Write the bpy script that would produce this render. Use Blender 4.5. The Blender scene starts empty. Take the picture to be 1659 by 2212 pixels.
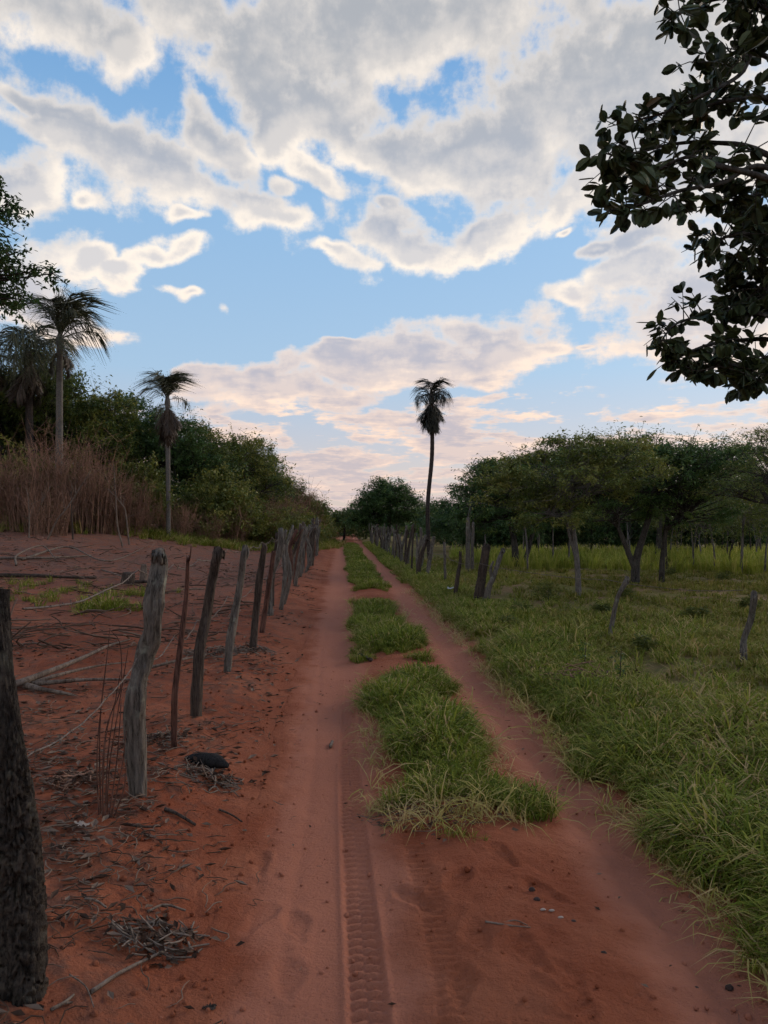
import bpy, math, random
import numpy as np
from mathutils import Vector, Matrix, Euler

SC = bpy.context.scene
COL = SC.collection
R = math.radians
random.seed(7)
RNG = np.random.default_rng(11)

# ------------------------------------------------------------------ camera
CAM_H, FPX, PITCH = 1.6, 770.0, 0.82
cd = bpy.data.cameras.new('camera')
cam = bpy.data.objects.new('camera', cd)
COL.objects.link(cam)
cam.location = (0, 0, CAM_H)
cam.rotation_euler = (R(90 + PITCH), 0, 0)
cd.sensor_fit = 'VERTICAL'
cd.sensor_height = 36
cd.lens = 36 * FPX / 1024
cd.clip_start = 0.05
cd.clip_end = 3000
SC.camera = cam
SC.view_settings.view_transform = 'Standard'
SC.view_settings.look = 'None'
SC.view_settings.gamma = 1
SC.view_settings.exposure = 0.32
SC.view_settings.use_curve_mapping = False
SC.render.engine = 'CYCLES'
SC.cycles.use_denoising = True
SC.cycles.max_bounces = 4
SC.cycles.diffuse_bounces = 2
SC.cycles.glossy_bounces = 1
SC.cycles.transmission_bounces = 2
SC.cycles.use_adaptive_sampling = True
SC.cycles.adaptive_threshold = 0.02
SC.cycles.adaptive_min_samples = 12
SC.cycles.transparent_max_bounces = 6

def ray(X, Y):
    """direction (forward component 1) of a point measured on the 1659 px wide view"""
    k = 768 / 1659
    dx, dz = (X * k - 384) / FPX, (512 - Y * k) / FPX
    c, s = math.cos(R(PITCH)), math.sin(R(PITCH))
    y, z = c - s * dz, s + c * dz
    return dx / y, z / y          # x and z per metre of depth

# ------------------------------------------------------------------ world
SUN_EL, SUN_AZ = 20.0, 50.0        # azimuth from the road direction towards the right
W = bpy.data.worlds.new('World')
SC.world = W
W.use_nodes = True
nt = W.node_tree
nt.nodes.clear()

class NT:
    """tiny node-tree writer"""
    def __init__(s, tree): s.t = tree
    def n(s, typ, **kw):
        nd = s.t.nodes.new(typ)
        for k, v in kw.items(): setattr(nd, k, v)
        return nd
    def put(s, sock, v):
        if isinstance(v, bpy.types.NodeSocket): s.t.links.new(v, sock)
        else: sock.default_value = v
    def m(s, op, a, b=0.0, c=0.0, clamp=False):
        nd = s.n('ShaderNodeMath', operation=op, use_clamp=clamp)
        for i, v in enumerate((a, b, c)): s.put(nd.inputs[i], v)
        return nd.outputs[0]
    def v(s, op, a, b=(0, 0, 0)):
        nd = s.n('ShaderNodeVectorMath', operation=op)
        s.put(nd.inputs[0], a)
        if op == 'SCALE': s.put(nd.inputs['Scale'], b)
        elif op not in ('LENGTH', 'NORMALIZE'): s.put(nd.inputs[1], b)
        return nd.outputs['Value' if op in ('LENGTH', 'DOT_PRODUCT', 'DISTANCE') else 'Vector']
    def sep(s, a):
        nd = s.n('ShaderNodeSeparateXYZ'); s.put(nd.inputs[0], a); return nd.outputs
    def comb(s, x=0.0, y=0.0, z=0.0):
        nd = s.n('ShaderNodeCombineXYZ')
        for i, q in enumerate((x, y, z)): s.put(nd.inputs[i], q)
        return nd.outputs[0]
    def ss(s, x, a, b, lo=0.0, hi=1.0):
        nd = s.n('ShaderNodeMapRange', interpolation_type='SMOOTHSTEP')
        s.put(nd.inputs[0], x)
        for i, q in enumerate((a, b, lo, hi)): nd.inputs[i + 1].default_value = q
        return nd.outputs[0]
    def noise(s, vec, scale, detail=4.0, rough=0.55, out='Fac', dist=0.0, dim='3D'):
        nd = s.n('ShaderNodeTexNoise', noise_dimensions=dim)
        s.put(nd.inputs['Vector'], vec)
        nd.inputs['Scale'].default_value = scale
        nd.inputs['Detail'].default_value = detail
        nd.inputs['Roughness'].default_value = rough
        nd.inputs['Distortion'].default_value = dist
        return nd.outputs[out]
    def mix(s, f, a, b, mode='MIX'):
        nd = s.n('ShaderNodeMix', data_type='RGBA', blend_type=mode)
        s.put(nd.inputs[0], f)
        s.put(nd.inputs[6], a if isinstance(a, bpy.types.NodeSocket) else (*a, 1))
        s.put(nd.inputs[7], b if isinstance(b, bpy.types.NodeSocket) else (*b, 1))
        return nd.outputs[2]
    def ramp(s, f, stops):
        nd = s.n('ShaderNodeValToRGB')
        e = nd.color_ramp.elements
        while len(e) < len(stops): e.new(0.5)
        for q, (p, c) in zip(e, stops): q.position = p; q.color = (*c, 1)
        s.put(nd.inputs[0], f)
        return nd.outputs[0]

def lin(r, g, b):
    f = lambda c: c / 12.92 if c <= 0.04045 else ((c + 0.055) / 1.055) ** 2.4
    return tuple(f(q / 255) for q in (r, g, b))

w = NT(nt)
DIR = w.n('ShaderNodeTexCoord').outputs['Generated']
sky = w.n('ShaderNodeTexSky', sky_type='NISHITA', sun_disc=False)
sky.sun_elevation = R(SUN_EL)
sky.sun_rotation = R(SUN_AZ)
sky.air_density, sky.dust_density, sky.ozone_density = 1.0, 0.6, 1.5

def azel(X, Y):
    a, b = ray(X, Y)
    return math.atan2(a, 1), math.atan2(b, math.hypot(a, 1))

# cloud banks: centre, half sizes and slant, in the measured view, turned to azimuth / elevation
BANKS = [
 (900, 70, 470, 150, 0), (1310, 160, 400, 250, 0), (1050, 340, 180, 140, 20), (1420, 330, 310, 140, 0),
 (610, 225, 95, 105, 35), (560, 120, 160, 130, 0), (1010, 500, 170, 62, -16), (1190, 440, 110, 56, -20),
 (110, 30, 230, 85, 0), (270, 95, 80, 75, 0), (400, 40, 190, 85, 0), (730, 215, 150, 90, 20),
 (270, 345, 270, 105, 18), (480, 305, 150, 78, 38), (600, 450, 150, 62, 14), (110, 285, 150, 70, 10), (420, 420, 210, 66, 12), (690, 480, 60, 36, 0),
 (150, 442, 58, 46, 0), (412, 492, 62, 22, 0), (725, 345, 92, 42, 28), (662, 388, 50, 28, 25), (820, 410, 28, 20, 0), (850, 320, 120, 60, 20),
 (820, 480, 75, 66, 20), (870, 520, 60, 44, 0), (730, 542, 88, 32, -4),
 (50, 630, 160, 95, 0), (205, 590, 80, 52, -15), (305, 600, 66, 32, -10), (390, 560, 84, 28, 0), (20, 400, 90, 110, 0), (110, 690, 130, 50, 10), (60, 200, 60, 30, 0), (120, 225, 60, 26, 10),
 (425, 652, 34, 13, 15),
 (1235, 642, 92, 34, 0), (1345, 590, 150, 42, -12), (1375, 522, 85, 40, 0), (1295, 530, 55, 20, -10), (1450, 470, 130, 80, 0), (1270, 722, 30, 16, 0), (1225, 488, 34, 14, -20),
 (1520, 660, 240, 170, 0), (1420, 740, 200, 60, 0), (1600, 560, 160, 120, 0),
 (725, 765, 108, 52, -8), (900, 770, 240, 62, -4), (1090, 762, 140, 74, -8), (850, 812, 200, 40, 0), (1010, 715, 110, 30, 0), (1180, 745, 60, 34, 0),
 (470, 835, 120, 56, 4), (575, 805, 66, 36, 0), (640, 850, 160, 48, 0), (760, 720, 70, 20, 0),
]

def planar(d):
    x, y, z = w.sep(d)
    zz = w.m('ADD', w.m('MAXIMUM', z, 0.0), 0.10)
    el = w.m('ARCSINE', z)
    az = w.m('ARCTAN2', x, y)
    return x, y, z, az, el, w.comb(w.m('DIVIDE', x, zz), w.m('DIVIDE', y, zz), 0.0), w.comb(az, el, 1.0)

def ragged(P, q, det=7):
    n = w.m('SUBTRACT', w.noise(P, 3.4, det, 0.60, dist=0.25, dim='2D'), 0.5)
    n2 = w.m('SUBTRACT', w.noise(q, 17.0, det, 0.60, dim='2D'), 0.5)
    return w.m('ADD', w.m('MULTIPLY', n, 1.6), w.m('MULTIPLY', n2, 2.2))

def field(d, small=0, det=7):
    x, y, z, az, el, P, q = planar(d)
    warp = w.v('SUBTRACT', w.noise(P, 1.5, 2, 0.5, 'Color', dim='2D'), (0.5, 0.5, 0.5))
    fine = w.v('SUBTRACT', w.noise(q, 9.0, 2, 0.5, 'Color', dim='2D'), (0.5, 0.5, 0.5))
    q2 = w.v('ADD', w.v('ADD', q, w.v('MULTIPLY', warp, (0.11, 0.065, 0.0))), w.v('MULTIPLY', fine, (0.09, 0.06, 0.0)))
    acc = None
    for (X, Y, rx, ry, rot) in BANKS:
        if rx * ry < small: continue
        a, e = azel(X, Y)
        sx = rx * 768 / 1659 / FPX * math.cos(a) ** 2 * 1.02
        sy = ry * 768 / 1659 / FPX * math.cos(e) ** 2 * math.cos(a)
        c, s = math.cos(R(-rot)), math.sin(R(-rot))
        la = w.v('DOT_PRODUCT', q2, (c / sx, s / sx, -(c * a + s * e) / sx))
        lb = w.v('DOT_PRODUCT', q2, (-s / sy, c / sy, -(-s * a + c * e) / sy))
        L = w.m('MULTIPLY_ADD', la, la, w.m('MULTIPLY', lb, lb))
        acc = L if acc is None else w.m('SMOOTH_MIN', acc, L, 0.35)
    acc = w.m('SUBTRACT', 1.0, w.m('SQRT', w.m('MAXIMUM', acc, 0.0)))
    acc = w.m('MAXIMUM', acc, -0.75)
    # broken altocumulus towards the horizon, and open cumulus beyond the frame
    low = w.noise(P, 1.5, 5, 0.62, dim='2D')
    lowband = w.m('MULTIPLY', w.ss(el, 0.215, 0.125), w.ss(x, -0.5, -0.2, 0.55, 1.0))
    lowf = w.m('SUBTRACT', w.m('MULTIPLY', w.m('SUBTRACT', low, 0.43), 4.6), w.m('MULTIPLY', w.m('SUBTRACT', 1.0, lowband), 2.6))
    outside = w.ss(w.v('DOT_PRODUCT', d, (0.0, 0.9397, 0.3420)), 0.80, 0.62)
    outf = w.m('SUBTRACT', w.m('MULTIPLY', w.m('SUBTRACT', w.noise(P, 0.8, 3, 0.55, dim='2D'), 0.47), 4.5), w.m('MULTIPLY', w.m('SUBTRACT', 1.0, outside), 4.0))
    acc = w.m('MAXIMUM', w.m('MAXIMUM', acc, lowf), outf)
    N = ragged(P, q, det)
    return w.m('MULTIPLY_ADD', w.m('ADD', acc, 0.04), 1.4, N), el, N

sd = Vector((math.sin(R(SUN_AZ)), math.cos(R(SUN_AZ)), -0.9)).normalized()
D0, EL, N0 = field(DIR)
D1, _, _ = field(w.v('NORMALIZE', w.v('ADD', DIR, tuple(sd * 0.030))), 4200, 5)
cover = w.ss(D0, -0.20, 0.58)
thick = w.ss(D0, -0.05, 1.15)
relief = w.m('MULTIPLY', w.m('SUBTRACT', D0, D1), 1.0)
litf = w.ss(relief, -0.25, 1.3)
elr = w.m('DIVIDE', EL, 1.2, clamp=True)
clear = w.ramp(elr, [(0.0, lin(208, 188, 184)), (0.06, lin(200, 190, 196)), (0.16, lin(166, 196, 224)), (0.33, lin(146, 188, 228)), (0.5, lin(104, 160, 216)), (0.75, lin(84, 138, 204)), (1.0, lin(70, 120, 190))])
nish = w.v('SCALE', sky.outputs[0], 0.10)
clear = w.mix(0.22, clear, nish)
edge = w.ramp(elr, [(0.0, lin(232, 206, 194)), (0.10, lin(252, 222, 200)), (0.25, lin(250, 238, 224)), (0.6, lin(240, 231, 222))])
core = w.ramp(elr, [(0.0, lin(198, 184, 184)), (0.12, lin(188, 182, 190)), (0.25, lin(172, 180, 196)), (0.45, lin(168, 172, 179)), (0.7, lin(163, 167, 173))])
shade = w.m('SUBTRACT', 1.0, w.m('MULTIPLY', litf, w.ss(D0, 1.3, 0.4, 0.42, 1.0)))
cl = w.mix(w.m('MULTIPLY', w.m('MULTIPLY_ADD', thick, 0.78, 0.22), shade, clamp=True), edge, core)
# the side of the clouds towards the low sun is brighter
sunside = w.ss(w.v('DOT_PRODUCT', DIR, tuple(Vector((math.sin(R(SUN_AZ)), math.cos(R(SUN_AZ)), 0.12)).normalized())), 0.80, 1.0)
cl = w.mix(w.m('MULTIPLY', sunside, 0.35), cl, lin(255, 240, 224))
skycol = w.mix(cover, clear, cl)
below = w.ss(EL, -0.02, 0.0)
skycol = w.mix(below, (0.10, 0.07, 0.05), skycol)
bg = w.n('ShaderNodeBackground')
w.put(bg.inputs[0], w.v('SCALE', skycol, 9.0))
bg.inputs[1].default_value = 0.1
w.t.links.new(bg.outputs[0], w.n('ShaderNodeOutputWorld').inputs[0])
W.cycles.sampling_method = 'NONE'      # an even, cloudy sky: no bright spot to aim at

# ------------------------------------------------------------------ sun (low, veiled by cloud)
sl = bpy.data.lights.new('sun', 'SUN')
sl.energy, sl.angle, sl.color = 1.5, R(24), (1.0, 0.83, 0.66)
so = bpy.data.objects.new('sun', sl)
COL.objects.link(so)
so.rotation_euler = Vector((math.sin(R(SUN_AZ)), math.cos(R(SUN_AZ)), math.tan(R(SUN_EL)))).to_track_quat('Z', 'Y').to_euler()

# ------------------------------------------------------------------ helpers
def vnoise(x, y, seed=0):
    x = np.asarray(x, float); y = np.asarray(y, float)
    xi, yi = np.floor(x).astype(np.int64), np.floor(y).astype(np.int64)
    fx, fy = x - xi, y - yi
    fx, fy = fx * fx * (3 - 2 * fx), fy * fy * (3 - 2 * fy)
    def h(a, b):
        n = (a * 374761393 + b * 668265263 + seed * 974634777) & 0x7fffffff
        n = ((n ^ (n >> 13)) * 1274126177) & 0x7fffffff
        return ((n ^ (n >> 16)) & 0xffff) / 65535.0
    return (h(xi, yi) * (1 - fx) + h(xi + 1, yi) * fx) * (1 - fy) + (h(xi, yi + 1) * (1 - fx) + h(xi + 1, yi + 1) * fx) * fy

def fbm(x, y, seed=0, octs=4):
    s, a, t = 0, 1.0, 0
    x = np.asarray(x, float); y = np.asarray(y, float)
    for i in range(octs):
        s = s + a * (vnoise(x, y, seed + i) - 0.5); t += a
        x, y, a = x * 2.03 + 7.1, y * 2.03 + 3.7, a * 0.5
    return s / t * 2

def sst(a, b, x):
    t = np.clip((np.asarray(x, float) - a) / (b - a), 0, 1)
    return t * t * (3 - 2 * t)

LEAN = 0.055                       # the road drifts left by this much per metre
def U(x, y): return x + LEAN * y

def height(x, y):
    x = np.asarray(x, float); y = np.asarray(y, float)
    u = U(x, y)
    z = 0.05 * fbm(x * 0.25, y * 0.25, 3, 3)
    left = sst(-0.45, -1.15, u)
    z = z + 0.13 * left + left * (0.05 * fbm(x * 1.6, y * 1.6, 9, 4))
    z = z + 1.30 * sst(-1.6, -11.5, u) * sst(7, 33, y)
    z = z + 0.05 * sst(1.6, 2.1, u) + sst(1.8, 2.4, u) * 0.06 * fbm(x * 0.9, y * 0.9, 21, 3)
    z = z + 0.045 * np.exp(-((u - 0.68) / 0.34) ** 2)
    z = z - 0.030 * np.exp(-((u + 0.03) / 0.22) ** 2) - 0.030 * np.exp(-((u - 1.36) / 0.16) ** 2)
    return z

def hz(x, y): return float(height(x, y))

def at(X, Y, d):
    """point at depth d seen at a measured view position"""
    a, b = ray(X, Y)
    return Vector((a * d, d, CAM_H + b * d))

def gr(X, Y):
    """point of the ground seen at a measured view position"""
    a, b = ray(X, Y)
    d = CAM_H / max(-b, 0.012)
    for _ in range(12):
        d = 0.5 * d + 0.5 * (CAM_H - hz(a * d, d)) / max(-b, 0.012)
    return Vector((a * d, d, hz(a * d, d)))

def mesh_from(name, V, F, tint=None, smooth=False, mat=None):
    """V (n,3); F: (m,k) index array or a list of such arrays"""
    me = bpy.data.meshes.new(name)
    V = np.asarray(V, np.float32)
    Fs = F if isinstance(F, list) else [F]
    Fs = [np.asarray(f, np.int32) for f in Fs if len(f)]
    me.vertices.add(len(V)); me.vertices.foreach_set('co', V.ravel())
    idx = np.concatenate([f.ravel() for f in Fs])
    tot = np.concatenate([np.full(len(f), f.shape[1], np.int32) for f in Fs])
    start = np.concatenate([[0], np.cumsum(tot)[:-1]]).astype(np.int32)
    me.loops.add(len(idx)); me.loops.foreach_set('vertex_index', idx)
    me.polygons.add(len(tot)); me.polygons.foreach_set('loop_start', start)
    me.polygons.foreach_set('use_smooth', np.full(len(tot), smooth, bool))
    me.update(calc_edges=True)
    if tint is not None:
        at_ = me.attributes.new('tint', 'FLOAT', 'FACE')
        at_.data.foreach_set('value', np.asarray(tint, np.float32))
    if mat: me.materials.append(mat)
    return me

def tag(o, label=None, cat=None, group=None, kind=None):
    if label: o['label'] = label
    if cat: o['category'] = cat
    if group: o['group'] = group
    if kind: o['kind'] = kind
    return o

def obj(name, me, parent=None, loc=None, **kw):
    o = bpy.data.objects.new(name, me); COL.objects.link(o)
    if parent is not None: o.parent = parent
    if loc is not None: o.location = loc
    return tag(o, **kw)

def empty(name, loc, rz=0, **kw):
    o = bpy.data.objects.new(name, None); COL.objects.link(o)
    o.empty_display_size = 0.2
    o.location = loc; o.rotation_euler = (0, 0, rz)
    return tag(o, **kw)

def copy_tree(o, parent=None):
    c = o.copy(); COL.objects.link(c); c.parent = parent
    for ch in o.children: copy_tree(ch, c)
    return c

class MB:
    """collects pieces of one mesh"""
    def __init__(s): s.V = []; s.Q = []; s.T = []; s.tq = []; s.tt = []; s.n = 0
    def add(s, V, Q=None, T=None, tint=0.5):
        V = np.asarray(V, float).reshape(-1, 3)
        if Q is not None and len(Q): s.Q.append(np.asarray(Q) + s.n); s.tq.append(np.broadcast_to(tint, len(Q)))
        if T is not None and len(T): s.T.append(np.asarray(T) + s.n); s.tt.append(np.broadcast_to(tint, len(T)))
        s.V.append(V); s.n += len(V)
    def mesh(s, name, mat, smooth=True):
        F, t = [], []
        if s.Q: F.append(np.concatenate(s.Q)); t.append(np.concatenate(s.tq))
        if s.T: F.append(np.concatenate(s.T)); t.append(np.concatenate(s.tt))
        return mesh_from(name, np.concatenate(s.V), F, np.concatenate(t), smooth, mat)
    def build(s, name, mat, parent=None, smooth=True, **kw):
        return obj(name, s.mesh(name, mat, smooth), parent, **kw)

def resample(path, rad, n):
    P = np.asarray(path, float); r = np.asarray(rad, float)
    if len(P) > 2:                                   # Catmull-Rom through the points
        t = np.linspace(0, len(P) - 1, n)
        i = np.clip(t.astype(int), 0, len(P) - 2); f = (t - i)[:, None]
        E = np.vstack([2 * P[0] - P[1], P, 2 * P[-1] - P[-2]])
        p0, p1, p2, p3 = E[i], E[i + 1], E[i + 2], E[i + 3]
        Q = 0.5 * (2 * p1 + (p2 - p0) * f + (2 * p0 - 5 * p1 + 4 * p2 - p3) * f ** 2 + (3 * p1 - p0 - 3 * p2 + p3) * f ** 3)
    else:
        t = np.linspace(0, len(P) - 1, n); f = t[:, None]
        Q = P[0] * (1 - f) + P[-1] * f
    return Q, np.interp(t, np.arange(len(r)), r)

def tube(mb, path, rad, sides=6, rings=None, rough=0.0, seed=0, ridges=0.0, tint=0.5, cap=True, freq=1.0):
    n = rings or max(2, len(path))
    P, r = resample(path, rad, n)
    T = np.gradient(P, axis=0); T /= np.linalg.norm(T, axis=1)[:, None] + 1e-9
    a = np.array([1.0, 0, 0]) if abs(T[0, 0]) < 0.8 else np.array([0, 1.0, 0])
    N = np.zeros_like(P)
    for i in range(n):
        a = a - T[i] * a.dot(T[i]); a /= np.linalg.norm(a) + 1e-9; N[i] = a
    B = np.cross(T, N)
    th = np.linspace(0, 2 * math.pi, sides, endpoint=False)
    rr = np.repeat(r[:, None], sides, 1)
    if rough or ridges:
        L = np.concatenate([[0], np.cumsum(np.linalg.norm(np.diff(P, axis=0), axis=1))])
        cx, cy = np.cos(th)[None, :] * 1.3, np.sin(th)[None, :] * 1.3
        yy = L[:, None] * freq
        nz = fbm(cx * 1.5 + 40 + yy * 2.2, cy * 1.5 + 9 + yy * 0.7, seed, 4)
        rg = fbm(th[None, :] * 4.5 / 1.0 + 0 * yy + 11, yy * 1.6 + 0 * cx, seed + 5, 3)
        rg = rg * np.minimum(1, np.minimum(th, 2 * math.pi - th) * 2.5)[None, :]
        rr = rr * (1 + rough * nz + ridges * rg)
    V = P[:, None] + (N[:, None] * np.cos(th)[None, :, None] + B[:, None] * np.sin(th)[None, :, None]) * rr[..., None]
    i, j = np.meshgrid(np.arange(n - 1), np.arange(sides), indexing='ij')
    j2 = (j + 1) % sides
    Q = np.stack([i * sides + j, i * sides + j2, (i + 1) * sides + j2, (i + 1) * sides + j], -1).reshape(-1, 4)
    V = V.reshape(-1, 3)
    T3 = None
    if cap:
        c0 = len(V)
        V = np.vstack([V, P[0] - T[0] * r[0] * 0.1, P[-1] + T[-1] * r[-1] * 0.25])
        k = np.arange(sides); k2 = (k + 1) % sides
        T3 = np.vstack([np.stack([np.full(sides, c0), k2, k], -1), np.stack([np.full(sides, c0 + 1), (n - 1) * sides + k, (n - 1) * sides + k2], -1)])
    mb.add(V, Q, T3, tint)
    return P

# ------------------------------------------------------------------ materials
def material(name):
    m = bpy.data.materials.new(name); m.use_nodes = True
    m.node_tree.nodes.clear()
    k = NT(m.node_tree)
    return m, k

def finish(m, k, shader):
    m.node_tree.links.new(shader, k.n('ShaderNodeOutputMaterial').inputs[0]); return m

def bsdf(k, col, rough=0.9, spec=0.2, normal=None):
    b = k.n('ShaderNodeBsdfPrincipled')
    k.put(b.inputs['Base Color'], col if isinstance(col, bpy.types.NodeSocket) else (*col, 1))
    b.inputs['Roughness'].default_value = rough
    b.inputs['Specular IOR Level'].default_value = spec
    if normal is not None: k.put(b.inputs['Normal'], normal)
    return b.outputs[0]

def bump(k, h, strength=0.5, dist=0.02):
    b = k.n('ShaderNodeBump'); b.inputs['Strength'].default_value = strength; b.inputs['Distance'].default_value = dist
    k.put(b.inputs['Height'], h); return b.outputs[0]

def attr(k, name='tint'):
    return k.n('ShaderNodeAttribute', attribute_name=name).outputs['Fac']

def leaf_mat(name, dark, light, trans=0.28, rough=0.55, spec=0.25, var=0.0):
    m, k = material(name)
    t = attr(k)
    if var:                                          # slow change of growth over the ground
        pos = k.n('ShaderNodeNewGeometry').outputs['Position']
        t = k.m('ADD', t, k.m('MULTIPLY', k.m('SUBTRACT', k.noise(pos, 0.55, 3, 0.6), 0.5), var), clamp=True)
    c = k.ramp(t, [(0.0, dark), (1.0, light)]) if not isinstance(dark, list) else k.ramp(t, dark)
    tr = k.n('ShaderNodeBsdfTranslucent'); k.put(tr.inputs[0], c)
    mx = k.n('ShaderNodeMixShader'); mx.inputs[0].default_value = trans
    m.node_tree.links.new(bsdf(k, c, rough, spec), mx.inputs[1]); m.node_tree.links.new(tr.outputs[0], mx.inputs[2])
    return finish(m, k, mx.outputs[0])

def bark_mat(name, a, b, scale=14, stretch=0.12, strength=0.6, lichen=None):
    m, k = material(name)
    co = k.n('ShaderNodeTexCoord').outputs['Object']
    co2 = k.v('MULTIPLY', co, (1, 1, stretch))
    n1 = k.noise(co2, scale, 6, 0.65)
    n2 = k.noise(co, scale * 0.22, 3, 0.5)
    n3 = k.noise(co2, scale * 3.6, 5, 0.7)
    n1 = k.m('MULTIPLY_ADD', n3, 0.55, k.m('MULTIPLY', n1, 0.45))
    c = k.mix(k.ss(n1, 0.36, 0.64), a, b)
    c = k.mix(k.ss(n3, 0.42, 0.30, 0, 0.8), c, tuple(q * 0.25 for q in a))
    c = k.mix(k.ss(n2, 0.52, 0.72, 0, 0.55), c, tuple(q * 0.45 for q in a))
    if lichen: c = k.mix(k.ss(k.noise(co, scale * 0.5, 4, 0.6), 0.56, 0.70, 0, 0.75), c, lichen)
    c = k.mix(k.m('MULTIPLY', k.m('SUBTRACT', attr(k), 0.5, clamp=True), 0.8), c, tuple(min(1, q * 1.8) for q in b))
    return finish(m, k, bsdf(k, c, 0.92, 0.12, bump(k, n1, strength, 0.012)))

M = {}
M['post_grey'] = bark_mat('weathered_grey_wood', (0.050, 0.042, 0.035), (0.180, 0.158, 0.134), 22, 0.10, 1.0, (0.22, 0.225, 0.18))
M['post_dark'] = bark_mat('dark_old_wood', (0.026, 0.019, 0.015), (0.092, 0.070, 0.056), 24, 0.10, 0.9)
M['post_red'] = bark_mat('reddish_old_wood', (0.040, 0.020, 0.015), (0.15, 0.075, 0.055), 24, 0.10, 0.9)
M['bark_black'] = bark_mat('cracked_dark_bark', (0.018, 0.015, 0.013), (0.085, 0.070, 0.056), 30, 0.45, 1.0, (0.11, 0.10, 0.075))
M['trunk'] = bark_mat('tree_bark', (0.030, 0.026, 0.022), (0.095, 0.085, 0.075), 12, 0.25, 0.8)
M['trunk_pale'] = bark_mat('pale_tree_bark', (0.075, 0.066, 0.060), (0.20, 0.18, 0.16), 12, 0.25, 0.8)
M['palm_trunk'] = bark_mat('palm_bark', (0.085, 0.076, 0.066), (0.17, 0.155, 0.135), 9, 3.0, 0.5)
M['palm_dark'] = bark_mat('dark_palm_bark', (0.028, 0.022, 0.020), (0.075, 0.060, 0.052), 9, 3.0, 0.5)
M['twig_red'] = bark_mat('dry_red_twigs', (0.125, 0.066, 0.044), (0.30, 0.175, 0.120), 10, 0.3, 0.3)
M['twig_grey'] = bark_mat('dead_grey_twigs', (0.075, 0.054, 0.042), (0.21, 0.165, 0.130), 16, 0.2, 0.5)
M['char'] = bark_mat('charred_wood', (0.006, 0.006, 0.006), (0.028, 0.026, 0.025), 20, 0.3, 0.9)
M['wire'] = bark_mat('rusty_wire', (0.09, 0.07, 0.06), (0.22, 0.18, 0.15), 40, 1, 0.2)

M['leaf_right'] = leaf_mat('acacia_leaves', [(0, (0.058, 0.090, 0.028)), (0.55, (0.138, 0.177, 0.042)), (1, (0.293, 0.281, 0.072))], None)
M['leaf_cool'] = leaf_mat('deep_green_leaves', [(0, (0.036, 0.074, 0.028)), (0.6, (0.082, 0.148, 0.042)), (1, (0.173, 0.227, 0.056))], None)
M['leaf_wood'] = leaf_mat('woodland_leaves', [(0, (0.040, 0.067, 0.019)), (0.5, (0.101, 0.138, 0.028)), (1, (0.302, 0.270, 0.059))], None)
M['leaf_bush'] = leaf_mat('bush_leaves', [(0, (0.051, 0.071, 0.019)), (0.5, (0.135, 0.156, 0.032)), (1, (0.304, 0.259, 0.061))], None)
M['leaf_near'] = leaf_mat('broad_glossy_leaves', [(0, (0.028, 0.042, 0.020)), (0.7, (0.065, 0.090, 0.036)), (0.93, (0.095, 0.12, 0.045)), (1, (0.15, 0.06, 0.035))], None, 0.10, 0.42, 0.35)
M['leaf_dry'] = leaf_mat('dry_russet_leaves', [(0, (0.050, 0.034, 0.018)), (0.5, (0.110, 0.070, 0.032)), (1, (0.20, 0.14, 0.06))], None)
M['palm_leaf'] = leaf_mat('palm_leaflets', [(0, (0.030, 0.036, 0.022)), (0.6, (0.070, 0.078, 0.042)), (1, (0.16, 0.145, 0.070))], None, 0.18)
M['palm_dead'] = leaf_mat('dead_palm_leaflets', [(0, (0.040, 0.028, 0.020)), (1, (0.120, 0.085, 0.060))], None, 0.10)
M['palm_black'] = leaf_mat('dark_palm_leaflets', [(0, (0.012, 0.013, 0.010)), (1, (0.050, 0.050, 0.036))], None, 0.08)
M['grass'] = leaf_mat('green_grass_blades', [(0, (0.050, 0.075, 0.010)), (0.45, (0.150, 0.190, 0.022)), (0.8, (0.310, 0.300, 0.050)), (1, (0.44, 0.32, 0.15))], None, 0.24, 0.75, 0.10, 0.7)
M['grass_tall'] = leaf_mat('bright_tall_grass_blades', [(0, (0.14, 0.18, 0.025)), (0.5, (0.32, 0.36, 0.055)), (1, (0.50, 0.44, 0.12))], None, 0.32, 0.75, 0.10, 0.5)
M['grass_dull'] = leaf_mat('short_pasture_blades', [(0, (0.085, 0.095, 0.016)), (0.5, (0.185, 0.195, 0.036)), (1, (0.32, 0.245, 0.095))], None, 0.25, 0.8, 0.08, 0.9)
M['litter'] = leaf_mat('dry_litter', [(0, (0.035, 0.020, 0.014)), (0.6, (0.095, 0.058, 0.040)), (1, (0.22, 0.16, 0.12))], None, 0.05, 0.9, 0.1)

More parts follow.
